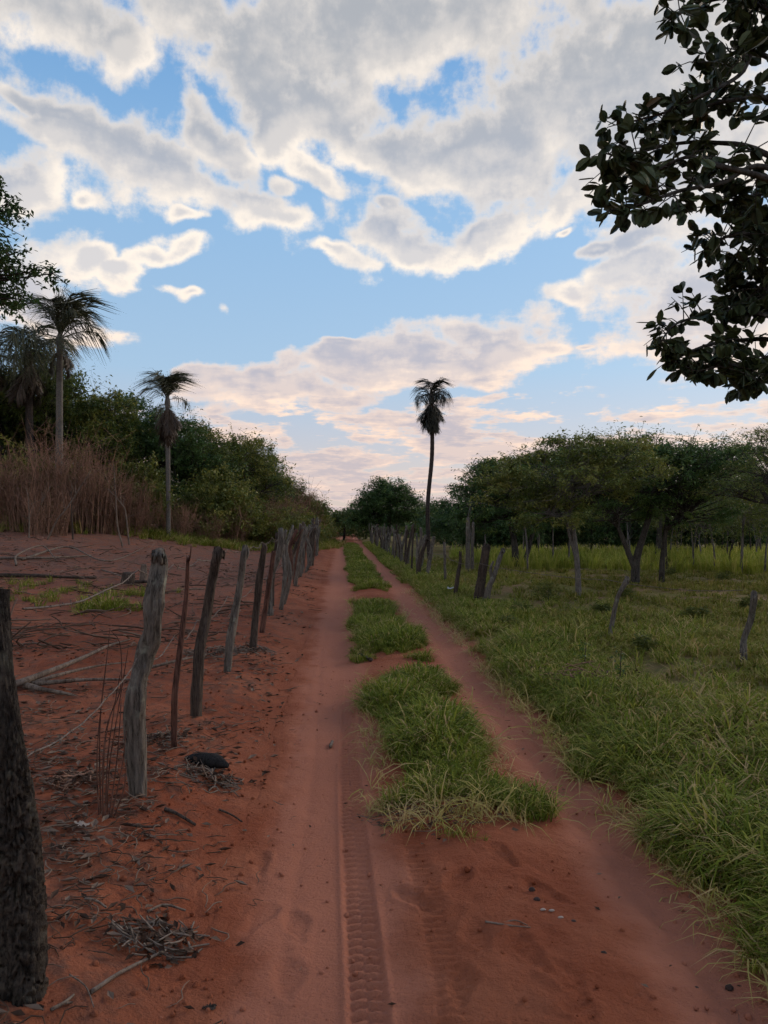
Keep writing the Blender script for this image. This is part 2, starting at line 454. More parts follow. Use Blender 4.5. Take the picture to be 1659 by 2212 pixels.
def soil_mat():
    m, k = material('red_soil')
    pos = k.n('ShaderNodeNewGeometry').outputs['Position']
    x, y, z = k.sep(pos)
    u = k.m('MULTIPLY_ADD', y, LEAN, x)
    wob = k.m('MULTIPLY', k.m('SUBTRACT', k.noise(pos, 1.6, 5, 0.62), 0.5), 0.55)
    uw = k.m('ADD', u, wob)
    n1, n2, n3 = k.noise(pos, 1.1, 5, 0.6), k.noise(pos, 9.0, 6, 0.68), k.noise(pos, 60.0, 4, 0.7)
    red = k.mix(k.ss(n1, 0.35, 0.68), (0.215, 0.060, 0.028), (0.285, 0.098, 0.051))
    # fine worn dust in the wheel tracks
    tr1 = k.ss(k.m('ABSOLUTE', k.m('SUBTRACT', uw, -0.05)), 0.42, 0.20)
    tr2 = k.ss(k.m('ABSOLUTE', k.m('SUBTRACT', uw, 1.36)), 0.36, 0.14)
    dust = k.m('MAXIMUM', tr1, tr2)
    c = k.mix(k.m('MULTIPLY', dust, 0.8), red, (0.350, 0.138, 0.086))
    # rotten leaf mould lying left of the track
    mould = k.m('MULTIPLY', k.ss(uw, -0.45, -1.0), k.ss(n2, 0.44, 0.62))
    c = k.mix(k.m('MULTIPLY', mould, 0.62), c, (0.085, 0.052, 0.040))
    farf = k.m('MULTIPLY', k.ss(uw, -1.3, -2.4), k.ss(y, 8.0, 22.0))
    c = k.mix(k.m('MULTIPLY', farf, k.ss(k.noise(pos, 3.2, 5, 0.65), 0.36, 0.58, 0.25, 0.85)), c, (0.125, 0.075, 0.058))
    # earth under the grass on the right
    tf = k.m('MULTIPLY', k.ss(uw, 1.62, 1.95), 1.0)
    turf = k.mix(k.ss(k.noise(pos, 0.8, 5, 0.65), 0.38, 0.64), (0.140, 0.130, 0.034), (0.210, 0.135, 0.070))
    turf = k.mix(k.ss(n2, 0.45, 0.7, 0, 0.6), turf, (0.075, 0.080, 0.028))
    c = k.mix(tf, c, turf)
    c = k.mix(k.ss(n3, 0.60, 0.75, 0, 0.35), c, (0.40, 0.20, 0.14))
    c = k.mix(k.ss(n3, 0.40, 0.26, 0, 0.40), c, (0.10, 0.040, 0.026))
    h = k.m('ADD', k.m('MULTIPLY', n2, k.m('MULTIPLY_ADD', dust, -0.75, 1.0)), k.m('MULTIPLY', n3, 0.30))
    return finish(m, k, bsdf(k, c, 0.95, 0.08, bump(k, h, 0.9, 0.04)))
M['soil'] = soil_mat()

# ------------------------------------------------------------------ ground and track
def axis(parts):
    out = [parts[0][0]]
    for (a, b, s) in parts:
        n = max(1, int(round((b - a) / s))); out += list(np.linspace(a, b, n + 1)[1:])
    return np.array(out)

def sheet(name, us, ys, zfun, **kw):
    uu, yy = np.meshgrid(us, ys)
    xx = uu - LEAN * np.clip(yy, 0, 70)
    V = np.stack([xx, yy, zfun(xx, yy, uu)], -1).reshape(-1, 3)
    i, j = np.meshgrid(np.arange(len(ys) - 1), np.arange(len(us) - 1), indexing='ij')
    a = i * len(us) + j
    Q = np.stack([a, a + 1, a + len(us) + 1, a + len(us)], -1).reshape(-1, 4)
    return obj(name, mesh_from(name, V, Q, None, True, M['soil']), **kw)

TL, TR = -0.62, 1.60               # edges of the track sheet, measured across the road
def track_wob(x, y): return .10 * fbm(x * 1.1, y * 1.1, 61, 3) + .05 * fbm(x * 5, y * 5, 63, 2)
def ground_z(x, y, u):
    u_ = u; u = u + track_wob(x, y)
    inside = sst(TL + 0.11, TL + 0.28, u) * sst(TR - 0.11, TR - 0.28, u) * sst(0.6, 1.0, y) * sst(60, 56, y)
    u = u_
    z = height(x, y)
    near = sst(14, 5, y) * sst(1.7, 1.5, u)
    z = z + near * 0.022 * fbm(x * 6, y * 6, 31, 4) * sst(-0.4, -0.8, u)
    return z - 0.06 * inside
yr = np.concatenate([axis([(-40, 0, 5), (0, 1.4, 0.1), (1.4, 6, 0.03), (6, 14, 0.08), (14, 40, 0.3), (40, 100, 2), (100, 700, 50)])])
ur = axis([(-500, -60, 40), (-60, -12, 1.5), (-12, -4, 0.15), (-4, 2, 0.03), (2, 8, 0.12), (8, 60, 1.5), (60, 500, 40)])
sheet('ground', ur, yr, ground_z, label='red sandy ground of the field and pasture beside the track', cat='ground', kind='structure')

PRINTS = [(gr(X, Y), a) for (X, Y, a) in [(1035, 2030, 0.1), (985, 1905, -0.5), (1140, 2050, 0.3), (1230, 2120, 0.2), (640, 2000, 0.2), (560, 1985, -0.3), (900, 1945, 0.5), (1085, 1845, 0.4), (620, 2120, 0.0), (1180, 1930, 0.6), (1260, 2190, 0.1), (560, 1860, 0.2), (1000, 2130, -0.2)]]
def track_z(x, y, u):
    z = height(x, y) + 0.004
    uw = u + track_wob(x, y)
    e = sst(TL + 0.11, TL, uw) + sst(TR - 0.11, TR, uw) + sst(57, 60, y) + sst(1.0, 0.5, y)
    z = z - 0.055 * np.clip(e, 0, 1)
    fade = sst(16, 6, y)
    z = z + fade * sst(TL + 0.08, TL + 0.3, uw) * sst(TR - 0.08, TR - 0.3, uw) * (0.014 * fbm(x * 5, y * 5, 41, 4) + 0.010 * sst(4.8, 4.2, y) * fbm(x * 13, y * 13, 47, 3) * sst(.35, .6, u)) * (1 - 0.6 * np.exp(-((u + 0.03) / 0.16) ** 2))
    # motorcycle tread
    cu = 0.075 + 0.02 * np.sin(y * 0.9)
    s = (u - cu) / 0.058
    prof = sst(1.25, 0.85, np.abs(s))
    ph = y / 0.058 * 2 * math.pi
    knob = np.cos(ph + np.where(s > 0, 2.2, 0) + np.abs(s) * 1.6)
    rows = 0.4 + 0.6 * np.abs(np.sin(s * math.pi * 0.95))
    wear = sst(0.30, 0.52, vnoise(x * 2.0, y * 0.8, 71))
    z = z + prof * (-0.010 + 0.011 * np.clip(knob * 1.4, -1, 1) * rows * (0.35 + 0.65 * wear)) * sst(10, 5, y) + 0.007 * np.exp(-((np.abs(s) - 1.35) / 0.22) ** 2) * sst(7.5, 4.5, y) * (.4 + .6 * wear)
    # an older, fainter wheel mark beside it
    cu2 = 0.20 + 0.05 * (y - 2.5) + 0.10 * sst(4.5, 2.6, y)
    s2 = (u - cu2 - 0.06) / 0.05
    z = z + sst(5.4, 4.4, y) * sst(1.3, 0.7, np.abs(s2)) * (-0.006 + 0.004 * np.cos(y / 0.05 * 6.283 + s2))
    # long faint ruts of wider tyres
    for c, wd, dp in ((-0.22, 0.03, 0.006), (1.28, 0.04, 0.006), (1.46, 0.03, 0.007), (-0.36, 0.03, 0.004)):
        z = z - dp * np.exp(-((u - c - 0.03 * np.sin(y * 0.7 + c * 9)) / wd) ** 2) * fade
    for p, a in PRINTS:
        c, sn = math.cos(a), math.sin(a)
        dx, dy = (x - p.x) * c + (y - p.y) * sn, -(x - p.x) * sn + (y - p.y) * c
        r = np.sqrt((dx / (0.046 + .012 * np.sin(dy * 22))) ** 2 + (dy / 0.125) ** 2) + .45 * fbm(x * 14, y * 14, 53, 3)
        z = z - 0.013 * sst(1.2, 0.6, r) * (0.75 + 0.25 * np.cos(dy / 0.018 * 6.283)) + 0.005 * np.exp(-((r - 1.3) / 0.25) ** 2)
    return z
yt = [0.4]
while yt[-1] < 60: yt.append(yt[-1] + (0.05 if yt[-1] < 2.0 else min(0.0105 + max(0, yt[-1] - 5.0) * 0.0085, 0.5)))
ut = axis([(TL - .17, -0.1, 0.014), (-0.1, 0.34, 0.0075), (0.34, TR + .17, 0.014)])
sheet('dirt_track', ut, np.array(yt), track_z, label='red dirt track with two worn wheel ruts and a tyre tread print', cat='road', kind='structure')

# ------------------------------------------------------------------ leaves and trees
def leaf_quads(P, size, aspect, rng, pitch=(-0.15, 0.5), tint=None):
    n = len(P)
    az = rng.uniform(0, 2 * math.pi, n); pt = rng.normal(pitch[0], pitch[1], n)
    d = np.stack([np.cos(az) * np.cos(pt), np.sin(az) * np.cos(pt), np.sin(pt)], -1)
    nr = np.stack([rng.normal(0, .45, n), rng.normal(0, .45, n), np.ones(n)], -1)
    s = np.cross(d, nr); s /= np.linalg.norm(s, axis=1)[:, None] + 1e-9
    up = np.cross(s, d)
    L = (size * rng.uniform(0.6, 1.25, n))[:, None]
    Wd = L * aspect * 0.5
    mid = P + d * L * 0.45 + up * L * 0.06
    V = np.stack([P, mid + s * Wd, P + d * L - np.array([0, 0, 1]) * L * 0.10, mid - s * Wd], 1).reshape(-1, 3)
    Q = np.arange(4 * n).reshape(-1, 4)
    return V, Q

def clumps(ells, n, rng, low=0.5, top=0.25):
    w_ = np.array([(e[3] * e[4] * e[5]) ** 0.67 for e in ells]); w_ /= w_.sum()
    k = rng.choice(len(ells), n, p=w_)
    v = rng.normal(0, 1, (n, 3)); v /= np.linalg.norm(v, axis=1)[:, None]
    v[:, 2] += top; v /= np.linalg.norm(v, axis=1)[:, None]
    r = low + (1 - low) * rng.uniform(0, 1, n) ** 0.6
    E = np.array(ells)[k]
    return E[:, :3] + v * E[:, 3:6] * r[:, None], k

def crown_points(C, per, spread, rng, flat=0.45, twigs=5):
    n = len(C)
    tw = rng.normal(0, 1, (n, twigs, 3)); tw[..., 2] *= flat
    tw /= np.linalg.norm(tw, axis=2)[..., None] ** 0.6 + 1e-9
    P, K, E = [], [], C[:, None] + tw * spread
    t = rng.integers(0, twigs, (n, per))
    a = rng.uniform(0.1, 1.1, (n, per, 1)) ** 0.8
    p = C[:, None] + np.take_along_axis(tw, t[..., None].repeat(3, 2), 1) * a * spread + rng.normal(0, 0.13, (n, per, 3)) * spread
    return p.reshape(-1, 3), np.repeat(np.arange(n), per), E

def make_tree(name, label, cat, loc, ells, nclump, per, spread, leaf, aspect, mat, trunks, tr, bark, seed,
              group=None, flat=0.45, low=0.5, twigs=5, ragged=0, rz=0, tintmid=0.45, limbs=True, fork=0.45):
    """loc: base; ells: crown masses (relative to the base); trunks: polylines of the stems"""
    rng = np.random.default_rng(seed)
    t = empty(name, loc, rz, label=label, cat=cat, group=group)
    C, k = clumps(ells, nclump, rng, low)
    C[:, 2] = np.maximum(C[:, 2], 0.12)
    P, K, E = crown_points(C, per, spread, rng, flat, twigs)
    P[:, 2] = np.maximum(P[:, 2], 0.03)
    tint = np.clip(tintmid + rng.normal(0, .16, nclump)[K] + rng.normal(0, .13, len(P)), 0, 1)
    V, Q = leaf_quads(P, leaf, aspect, rng)
    mb = MB(); mb.add(V, Q, None, tint)
    if ragged:                                       # a few airy sprays that break the outline
        C2, _ = clumps([(e[0], e[1], e[2], e[3] * 1.12, e[4] * 1.12, e[5] * 1.16) for e in ells], ragged, rng, 0.95, 0.8)
        P2, K2, E2 = crown_points(C2, max(8, per // 4), spread * 1.3, rng, 0.8, 4)
        V, Q = leaf_quads(P2, leaf, aspect, rng)
        mb.add(V, Q, None, np.clip(tintmid + .12 + rng.normal(0, .2, len(P2)), 0, 1))
        C, E, k = np.vstack([C, C2]), np.vstack([E[:, :4], E2]), np.concatenate([k, rng.integers(0, len(ells), ragged)])
    mb.build('crown', mat, t, smooth=False)
    tm = MB(); tops = []
    for i, path in enumerate(trunks):
        r0 = tr * (1 if i == 0 else 0.7)
        tops.append(tube(tm, path, np.linspace(r0, r0 * 0.55, len(path)), 8, 14, 0.10, seed + i, 0.08))
    tm.build('trunk', bark, t)
    if limbs:
        for e in range(len(ells)):
            lm = MB(); c = np.array(ells[e][:3])
            tp = tops[min(range(len(tops)), key=lambda q: np.linalg.norm(tops[q][-1] - c))]
            s = tp[int(len(tp) * 0.8)] if e else tp[-1]
            s = np.array(s); mid = (s + c) / 2 + np.array([0, 0, -0.12 * np.linalg.norm(c - s)])
            LP = tube(lm, [s, mid, c], [tr * .5, tr * .36, tr * .2], 6, 9, 0.1, seed + 20 + e)
            for q in np.where(k == e)[0]:
                a = LP[rng.integers(3, len(LP))]; b = C[q]
                m_ = a * .45 + b * .55 + rng.normal(0, .1, 3) * spread
                rr = tr * .16
                tube(lm, [a, m_, b], [rr, rr * .6, rr * .35], 4, 4, cap=False)
                for z_ in E[q][:3]: tube(lm, [b, z_], [rr * .35, rr * .12], 3, 2, cap=False)
            lm.build('branch', bark, t)
    return t

# --- trees standing in the pasture on the right
def stem(*pts): return [np.array(p, float) for p in pts]

b = gr(1250, 1292)
make_tree('acacia_tree', 'slender acacia tree with pale leaning trunk and wide flat olive crown in the pasture', 'tree', b,
          [(-.3, .2, 3.35, 2.1, 1.8, .85), (1.0, .3, 3.75, 1.5, 1.5, .70), (-1.5, .5, 2.95, 1.25, 1.3, .60), (.2, .2, 4.15, 1.3, 1.2, .50), (-.9, -.3, 2.4, 1.2, 1.1, .45)],
          190, 140, .34, .10, .42, M['leaf_right'], [stem((0, 0, -.15), (-.03, 0, .9), (-.12, .03, 1.9), (-.22, .05, 2.7)), stem((-.02, 0, 1.0), (-.25, .1, 2.0), (-.34, .1, 2.9))],
          .085, M['trunk_pale'], 101, ragged=60, flat=.28, tintmid=.6, low=.62).scale = (0.79, 0.79, 0.73)
b = gr(1372, 1262)
make_tree('acacia_tree', 'spreading dark-trunked acacia tree forking low above bare soil in the pasture', 'tree', b,
          [(.3, .2, 3.6, 2.3, 2.0, 1.0), (2.2, .4, 3.55, 1.9, 1.6, .75), (-1.4, .6, 3.4, 1.7, 1.6, .9), (.8, .3, 4.35, 1.7, 1.4, .5), (1.6, 0, 2.45, 1.5, 1.3, .55), (-.5, 0, 2.3, 1.2, 1.2, .5), (3.0, .3, 4.2, 1.3, 1.1, .35)],
          240, 140, .37, .105, .44, M['leaf_cool'], [stem((0, 0, -.2), (.03, 0, .7), (.22, .05, 1.4), (.5, .1, 2.3)), stem((0, 0, .5), (-.25, .05, 1.2), (-.6, .1, 2.2)), stem((.9, .3, -.1), (.95, .3, .9), (1.1, .3, 2.2))],
          .15, M['trunk'], 102, ragged=64, flat=.27, tintmid=.55, low=.62).scale = (0.84, 0.84, 0.78)
b = at(1115, 1228, 27); b.z = hz(b.x, b.y)
make_tree('acacia_tree', 'dark green acacia tree with low drooping skirts of leaves behind the fence', 'tree', b,
          [(0, 0, 3.9, 1.9, 1.8, 1.2), (-1.35, .2, 3.2, 1.25, 1.4, .9), (1.4, .3, 4.2, 1.9, 1.8, 1.0), (-1.7, .3, 2.1, 1.1, 1.2, .7), (-.3, -.3, 2.2, 1.7, 1.5, .75), (2.6, .4, 3.6, 1.8, 1.5, .9), (-.9, 0, 4.3, .9, 1.0, .5)],
          250, 135, .45, .135, .44, M['leaf_cool'], [stem((0, 0, -.2), (-.05, 0, .9), (-.2, 0, 2.0), (-.4, 0, 3.0)), stem((.25, 0, -.1), (.5, 0, .8), (.9, 0, 2.4))],
          .17, M['trunk'], 103, ragged=56, flat=.3, tintmid=.48, low=.6).scale = (0.84, 0.84, 0.78)
b = at(1420, 1240, 33); b.z = hz(b.x, b.y)
make_tree('acacia_tree', 'broad acacia tree closing the gap behind the two pasture trees', 'tree', b,
          [(0, 0, 4.3, 3.2, 2.2, 1.4), (3.0, .2, 4.9, 2.4, 2.0, .9), (-3.2, .2, 4.6, 2.6, 2.0, 1.2), (1.2, 0, 2.8, 3.0, 1.8, .9), (-4.2, 0, 3.2, 2.0, 1.6, .8)],
          260, 110, .55, .15, .44, M['leaf_cool'], [stem((0, 0, -.2), (.1, 0, 1.2), (.2, 0, 3.0))], .17, M['trunk'], 104, ragged=40, flat=.4, tintmid=.45).scale = (0.92, 0.92, 0.85)
b = at(1690, 1290, 17.5); b.z = hz(b.x, b.y)
make_tree('acacia_tree', 'feathery acacia tree reaching in with reddish-tinged open branches over the pasture', 'tree', b,
          [(-.3, 0, 3.3, 1.5, 1.5, .55), (.8, .2, 4.0, 1.5, 1.4, .6), (-1.2, .3, 2.9, 1.0, 1.2, .38), (-.2, .1, 4.3, 1.1, 1.0, .4), (.6, -.2, 2.2, 1.4, 1.3, .5)],
          125, 75, .42, .085, .36, M['leaf_right'], [stem((0, 0, -.2), (.05, 0, 1.0), (-.1, 0, 2.0), (-.5, .1, 2.9))], .10, M['trunk'], 105, ragged=30, flat=.3, tintmid=.5).scale = (0.86, 0.86, 0.80)
b = at(1560, 1238, 34); b.z = hz(b.x, b.y)
shr = []
for i, (X, d, s, mt, tm_) in enumerate([(1600, 24, 1.0, 'leaf_right', .5), (1500, 36, 1.15, 'leaf_bush', .45), (1680, 30, 1.2, 'leaf_right', .42), (1560, 42, 1.4, 'leaf_bush', .3), (1640, 36, 1.3, 'leaf_right', .5), (1470, 40, 1.1, 'leaf_right', .4)]):
    b = at(X, 1240, d); b.z = hz(b.x, b.y)
    make_tree('young_tree', ['olive young tree with fine leaves crowding the far pasture edge', 'brownish thicket of young stems behind the pasture grass', 'leafy young tree at the right end of the pasture wood', 'dark young tree deep in the pasture wood', 'pale olive young tree behind the feathery acacia', 'olive young tree between the forked acacia and the far thicket'][i], 'tree', b,
          [(0, 0, 2.0 * s, 1.7 * s, 1.3, .9 * s), (-1.3, .2, 1.6 * s, 1.2, 1.1, .7 * s), (1.4, .2, 1.9 * s, 1.3, 1.1, .8 * s), (.3, 0, 2.7 * s, 1.1, 1.0, .5 * s)], 120, 75, .45, .10, .42, M[mt],
          [stem((0, 0, -.1), (.05, 0, .8), (.1, 0, 1.8)), stem((-.7, .2, -.1), (-.75, .2, .8), (-.9, .2, 1.7)), stem((.8, .1, -.1), (.85, .1, .8), (1.0, .1, 1.7))], .05, M['trunk_pale'], 110 + i, ragged=10, tintmid=tm_)

tp = make_tree('thicket', 'dark shady thicket behind the trunks of the pasture trees', 'bush', (0, 0, -50),
          [(0, 0, 1.0, 2.0, 1.4, .9), (-1.5, .2, 1.3, 1.4, 1.2, .9), (1.6, .1, 1.2, 1.5, 1.2, .9), (.2, 0, 2.2, 1.6, 1.2, .8)], 130, 65, .5, .16, .45, M['leaf_cool'],
          [stem((0, 0, -.1), (.05, 0, .7), (0, 0, 1.5)), stem((.5, 0, -.1), (.7, 0, .7), (1.0, 0, 1.4))], .05, M['trunk'], 150, 'thickets behind the pasture trees', ragged=10, tintmid=.25)
tspots = [(X, d) for X, d in zip(range(1000, 1700, 46), [44, 40, 43, 39, 42, 45, 40, 44, 41, 46, 43, 47, 44, 42, 46, 44])]
for i, (X, d) in enumerate(tspots):
    t = copy_tree(tp) if i else tp
    a, _ = ray(X, 1200); t.location = (a * d, d, hz(a * d, d)); t.rotation_euler = (0, 0, i * 2.1); s_ = 1.0 + .25 * math.sin(i * 2.3); t.scale = (s_, s_, s_ * 1.15)

# thin saplings in the shade of the pasture trees
rng = np.random.default_rng(5)
for i in range(26):
    X = rng.uniform(1010, 1650); d = rng.uniform(24, 36)
    b = at(X, 1240, d); b.z = hz(b.x, b.y)
    t = empty('sapling', b, rng.uniform(0, 6), label='thin pale bare sapling stem in the shade under the pasture trees', cat='sapling', group='bare saplings in the pasture wood')
    mb = MB(); h = rng.uniform(1.2, 2.6); l = rng.normal(0, .12, 2)
    pth = [(0, 0, -.1), (l[0] * .3, l[1] * .3, h * .4), (l[0] + rng.normal(0, .08), l[1], h * .75), (l[0] * 1.6, l[1] * 1.5, h)]
    tube(mb, pth, [.035, .03, .022, .012], 5, 8, .1, i)
    mb.build('stem', M['trunk_pale'] if i % 3 else M['trunk'], t)
    mb = MB(); e = np.array(pth[2])
    for q in range(3):
        v = rng.normal(0, .35, 3); v[2] = abs(v[2]) + .2
        tube(mb, [e * rng.uniform(.7, 1), e + v * .5, e + v], [.012, .009, .004], 3, 4, cap=False)
    mb.build('twig', M['trunk'], t)

# --- trees at the far end of the road
def place(X, d): 
    a, _ = ray(X, 1165); return Vector((a * d, d, hz(a * d, d)))
make_tree('round_tree', 'rounded dense green tree standing at the far end of the track', 'tree', place(838, 62),
          [(0, 0, 3.1, 2.4, 2.2, 1.6), (-1.4, 0, 2.3, 1.7, 1.7, 1.2), (1.5, .2, 2.5, 1.7, 1.7, 1.2), (.1, 0, 4.4, 1.4, 1.3, .8), (-2.3, 0, 1.5, 1.2, 1.2, .9), (2.5, 0, 1.6, 1.2, 1.2, .9)],
          250, 85, .75, .20, .45, M['leaf_cool'], [stem((0, 0, -.2), (.1, 0, 1.4), (0, 0, 3.2))], .2, M['trunk'], 120, ragged=26, tintmid=.4)
for i, (X, d, s, mt, lb) in enumerate([(925, 66, .78, 'leaf_cool', 'low bushy tree right of the rounded tree at the track end'), (965, 58, .58, 'leaf_wood', 'small ragged tree behind the tall lone palm'),
                                       (742, 70, .60, 'leaf_wood', 'low tree closing the view where the track disappears'), (1020, 50, .62, 'leaf_cool', 'dark shrubby tree beside the acacias behind the far fence'),
                                       (790, 75, .75, 'leaf_cool', 'dim green tree half hidden behind the rounded tree')]):
    make_tree('low_tree', lb, 'tree', place(X, d), [(0, 0, 2.6 * s, 2.4, 2.0, 1.5 * s), (-1.8, 0, 1.6 * s, 1.6, 1.5, 1.1 * s), (1.8, 0, 1.8 * s, 1.7, 1.5, 1.2 * s), (.2, 0, 3.6 * s, 1.3, 1.2, .8 * s)],
              120, 75, .65, .19, .45, M[mt], [stem((0, 0, -.2), (.1, 0, 1.0), (0, 0, 2.0))], .12, M['trunk'], 130 + i, ragged=12, tintmid=.36)

# --- wood on the left
protos = []
for i, (mt, tm_) in enumerate([('leaf_wood', .42), ('leaf_cool', .40), ('leaf_wood', .55)]):
    t = make_tree('forest_tree', 'dense dark green tree in the wood behind the cleared field', 'tree', (0, 0, -50),
          [(0, 0, 4.4, 2.4, 2.2, 1.5), (-1.7, .3, 3.6, 1.8, 1.7, 1.2), (1.8, -.2, 3.8, 1.9, 1.7, 1.2), (.3, .2, 5.8, 1.6, 1.5, .9), (-.4, -.4, 2.2, 2.2, 1.8, 1.0), (1.0, -.6, 1.3, 1.8, 1.5, .8)],
          240, 85, .60, .17, .45, M[mt], [stem((0, 0, -.3), (.15, 0, 1.5), (.05, 0, 3.4)), stem((.4, .2, -.2), (.7, .2, 1.5), (1.2, .2, 3.0))], .15, M['trunk'], 140 + i, 'trees of the wood on the left',
          ragged=26, tintmid=tm_, low=.4)
    protos.append(t)
spots = [(-24.0, 36, 1.12, 0), (-20.2, 35, 1.16, 1), (-16.6, 36.5, 1.18, 0), (-13.6, 37.5, 1.06, 2), (-11.2, 38.5, .96, 1), (-9.4, 41, .93, 0), (-7.9, 43.5, .92, 2),
         (-18.5, 41, 1.2, 2), (-14.4, 43, 1.2, 1), (-10.9, 46, 1.05, 0), (-7.5, 48.5, .78, 1), (-7.0, 55, .70, 0), (-6.2, 61, .55, 2), (-22, 43, 1.2, 1), (-9.0, 52, 1.0, 2), (-28, 40, 1.2, 2), (-5.9, 68, .55, 1)]
wood_labels = {1: 'tall dark tree of the wood behind the palm with ragged dead fronds', 2: 'tall dark tree of the wood right behind the tall grey-trunked palm', 3: 'tree of the wood between the tall grey-trunked palm and the slim skirted palm',
               4: 'tree of the wood just behind the slim palm with the brown skirt', 5: 'tree of the wood next beyond the slim skirted palm', 6: 'yellowish-topped tree at the lower end of the wood before the skyline drops'}
used = [False] * 3
for i, (x, y, s, kx) in enumerate(spots):
    t = copy_tree(protos[kx]) if used[kx] else protos[kx]
    used[kx] = True
    t.location = (x, y, hz(x, y) - .1); t.rotation_euler = (0, 0, i * 1.7)
    s2 = s * (0.9 + 0.2 * ((i * 37) % 10) / 10)
    t['label'] = wood_labels.get(i, 'dense dark green tree in the wood behind the cleared field')
    t.scale = (s2, s2, s * (1.10 if x < -15 else .93 if x < -9 else .98))

# green bushes along the foot of the wood
bp = []
for i, (mt, tm_) in enumerate([('leaf_bush', .40), ('leaf_wood', .6), ('leaf_bush', .58)]):
    bp.append(make_tree('bush', 'low green bush at the foot of the wood beyond the cleared field', 'bush', (0, 0, -50),
          [(0, 0, .9, 1.1, .9, .7), (-.7, .1, .6, .8, .7, .5), (.8, 0, .7, .8, .7, .55), (.2, 0, 1.5, .7, .6, .5)], 75, 70, .34, .13, .42, M[mt],
          [stem((0, 0, -.1), (.05, 0, .5), (0, 0, 1.0)), stem((.1, 0, -.1), (.3, 0, .5), (.6, 0, .9))], .03, M['trunk'], 160 + i, 'bushes along the edge of the wood', ragged=12, tintmid=tm_))
ub = [False] * 3
rng = np.random.default_rng(8)
edge_line = [(-22, 30.5), (-17, 31), (-13, 32), (-10, 33.5), (-8.0, 36), (-6.6, 40), (-5.6, 45), (-5.3, 50), (-5.2, 56), (-5.4, 62)]
ex, ey = np.array(edge_line).T
for i in range(44):
    q = rng.uniform(0, len(edge_line) - 1); x = np.interp(q, range(len(ex)), ex) + rng.normal(0, .3); y = np.interp(q, range(len(ey)), ey) + rng.uniform(-.5, 2.2)
    kx = i % 3
    t = copy_tree(bp[kx]) if ub[kx] else bp[kx]; ub[kx] = True
    s = rng.uniform(.8, 1.7) * (1 if y < 42 else .8)
    t.location = (x, y, hz(x, y) - .05); t.rotation_euler = (0, 0, rng.uniform(0, 6)); t.scale = (s, s, s * rng.uniform(.9, 1.3))
    t['label'] = '%s green bush %s' % (('olive', 'dark', 'yellowish')[kx], 'half hidden behind the dry red shrubs' if x < -12 else 'near the foot of the slim skirted palm' if y < 37 else 'along the lower end of the wood')

# dry twiggy shrubs in front of the wood
def dry_shrub_mesh(seed, n, h, w_):
    rng = np.random.default_rng(seed); mb = MB()
    for i in range(n):
        a = rng.uniform(0, 6.28); r = w_ * math.sqrt(rng.uniform(0, 1)) * .7
        p0 = np.array([math.cos(a) * r, math.sin(a) * r, -.05]); H = h * rng.uniform(.45, 1.0)
        l = np.array([math.cos(a), math.sin(a), 0]) * rng.uniform(.1, .5) * w_ + rng.normal(0, .12, 3) * [1, 1, 0]
        pts = [p0, p0 + l * .3 + [0, 0, H * .4], p0 + l * .7 + [0, 0, H * .75], p0 + l + rng.normal(0, .12, 3) + [0, 0, H]]
        tn = rng.uniform(.2, .9)
        P = tube(mb, pts, [.014, .011, .008, .004], 3, 7, cap=False, tint=tn)
        for q in range(6):
            e = P[rng.integers(2, 7)]; v = rng.normal(0, .28, 3); v[2] = abs(v[2]) + .1
            tube(mb, [e, e + v * .5 + rng.normal(0, .03, 3), e + v], [.006, .005, .003], 3, 3, cap=False, tint=tn)
    return mb
def dry_leaves(seed, n, h, w_):
    rng = np.random.default_rng(seed); mb = MB()
    P = np.stack([rng.normal(0, w_ * .5, n), rng.normal(0, w_ * .5, n), rng.uniform(.1, h * .85, n)], -1)
    V, Q = leaf_quads(P, .09, .35, rng, (-.5, .5)); mb.add(V, Q, None, rng.uniform(0, 1, n)); return mb
ds = []
for i in range(3):
    t = empty('dry_shrub', (0, 0, -50), label='leafless reddish-brown twiggy shrub in front of the wood', cat='shrub', group='dry shrubs in front of the wood')
    dry_shrub_mesh(50 + i, 95, 2.4, 1.1).build('twigs', M['twig_red'], t, smooth=True)
    dry_leaves(60 + i, 900, 2.0, 1.1).build('dead_leaves', M['leaf_dry'], t, smooth=False)
    ds.append(t)
us = [False] * 3
for i, (X, d, s, sz) in enumerate([(75, 28.5, 1.2, 1.35), (130, 29, 1.2, 1.5), (185, 29.5, 1.15, 1.4), (230, 30, .9, 1.0), (30, 29, 1.0, 1.2), (270, 30.5, .8, 1.0), (500, 36, .8, .8), (560, 39, .9, 1.0), (598, 43, .9, 1.0), (450, 34, .6, .55),
                                   (310, 32, .7, .8), (630, 47, 1.2, 1.4), (650, 52, 1.2, 1.5), (612, 43, .9, 1.1), (385, 33, .7, .7), (105, 27, .8, .7), (668, 50, 1.0, 1.0)]):
    a, _ = ray(X, 1150); kx = i % 3
    t = copy_tree(ds[kx]) if us[kx] else ds[kx]; us[kx] = True
    t['label'] = 'tall leafless reddish shrub in the stand around the foot of the tall palm' if X < 250 else 'small leafless brown shrub near the foot of the slim skirted palm' if X < 460 else 'brown twiggy shrub along the lower end of the wood'
    t.location = (a * d, d, hz(a * d, d)); t.rotation_euler = (0, 0, i * 1.1); t.scale = (s, s, sz)

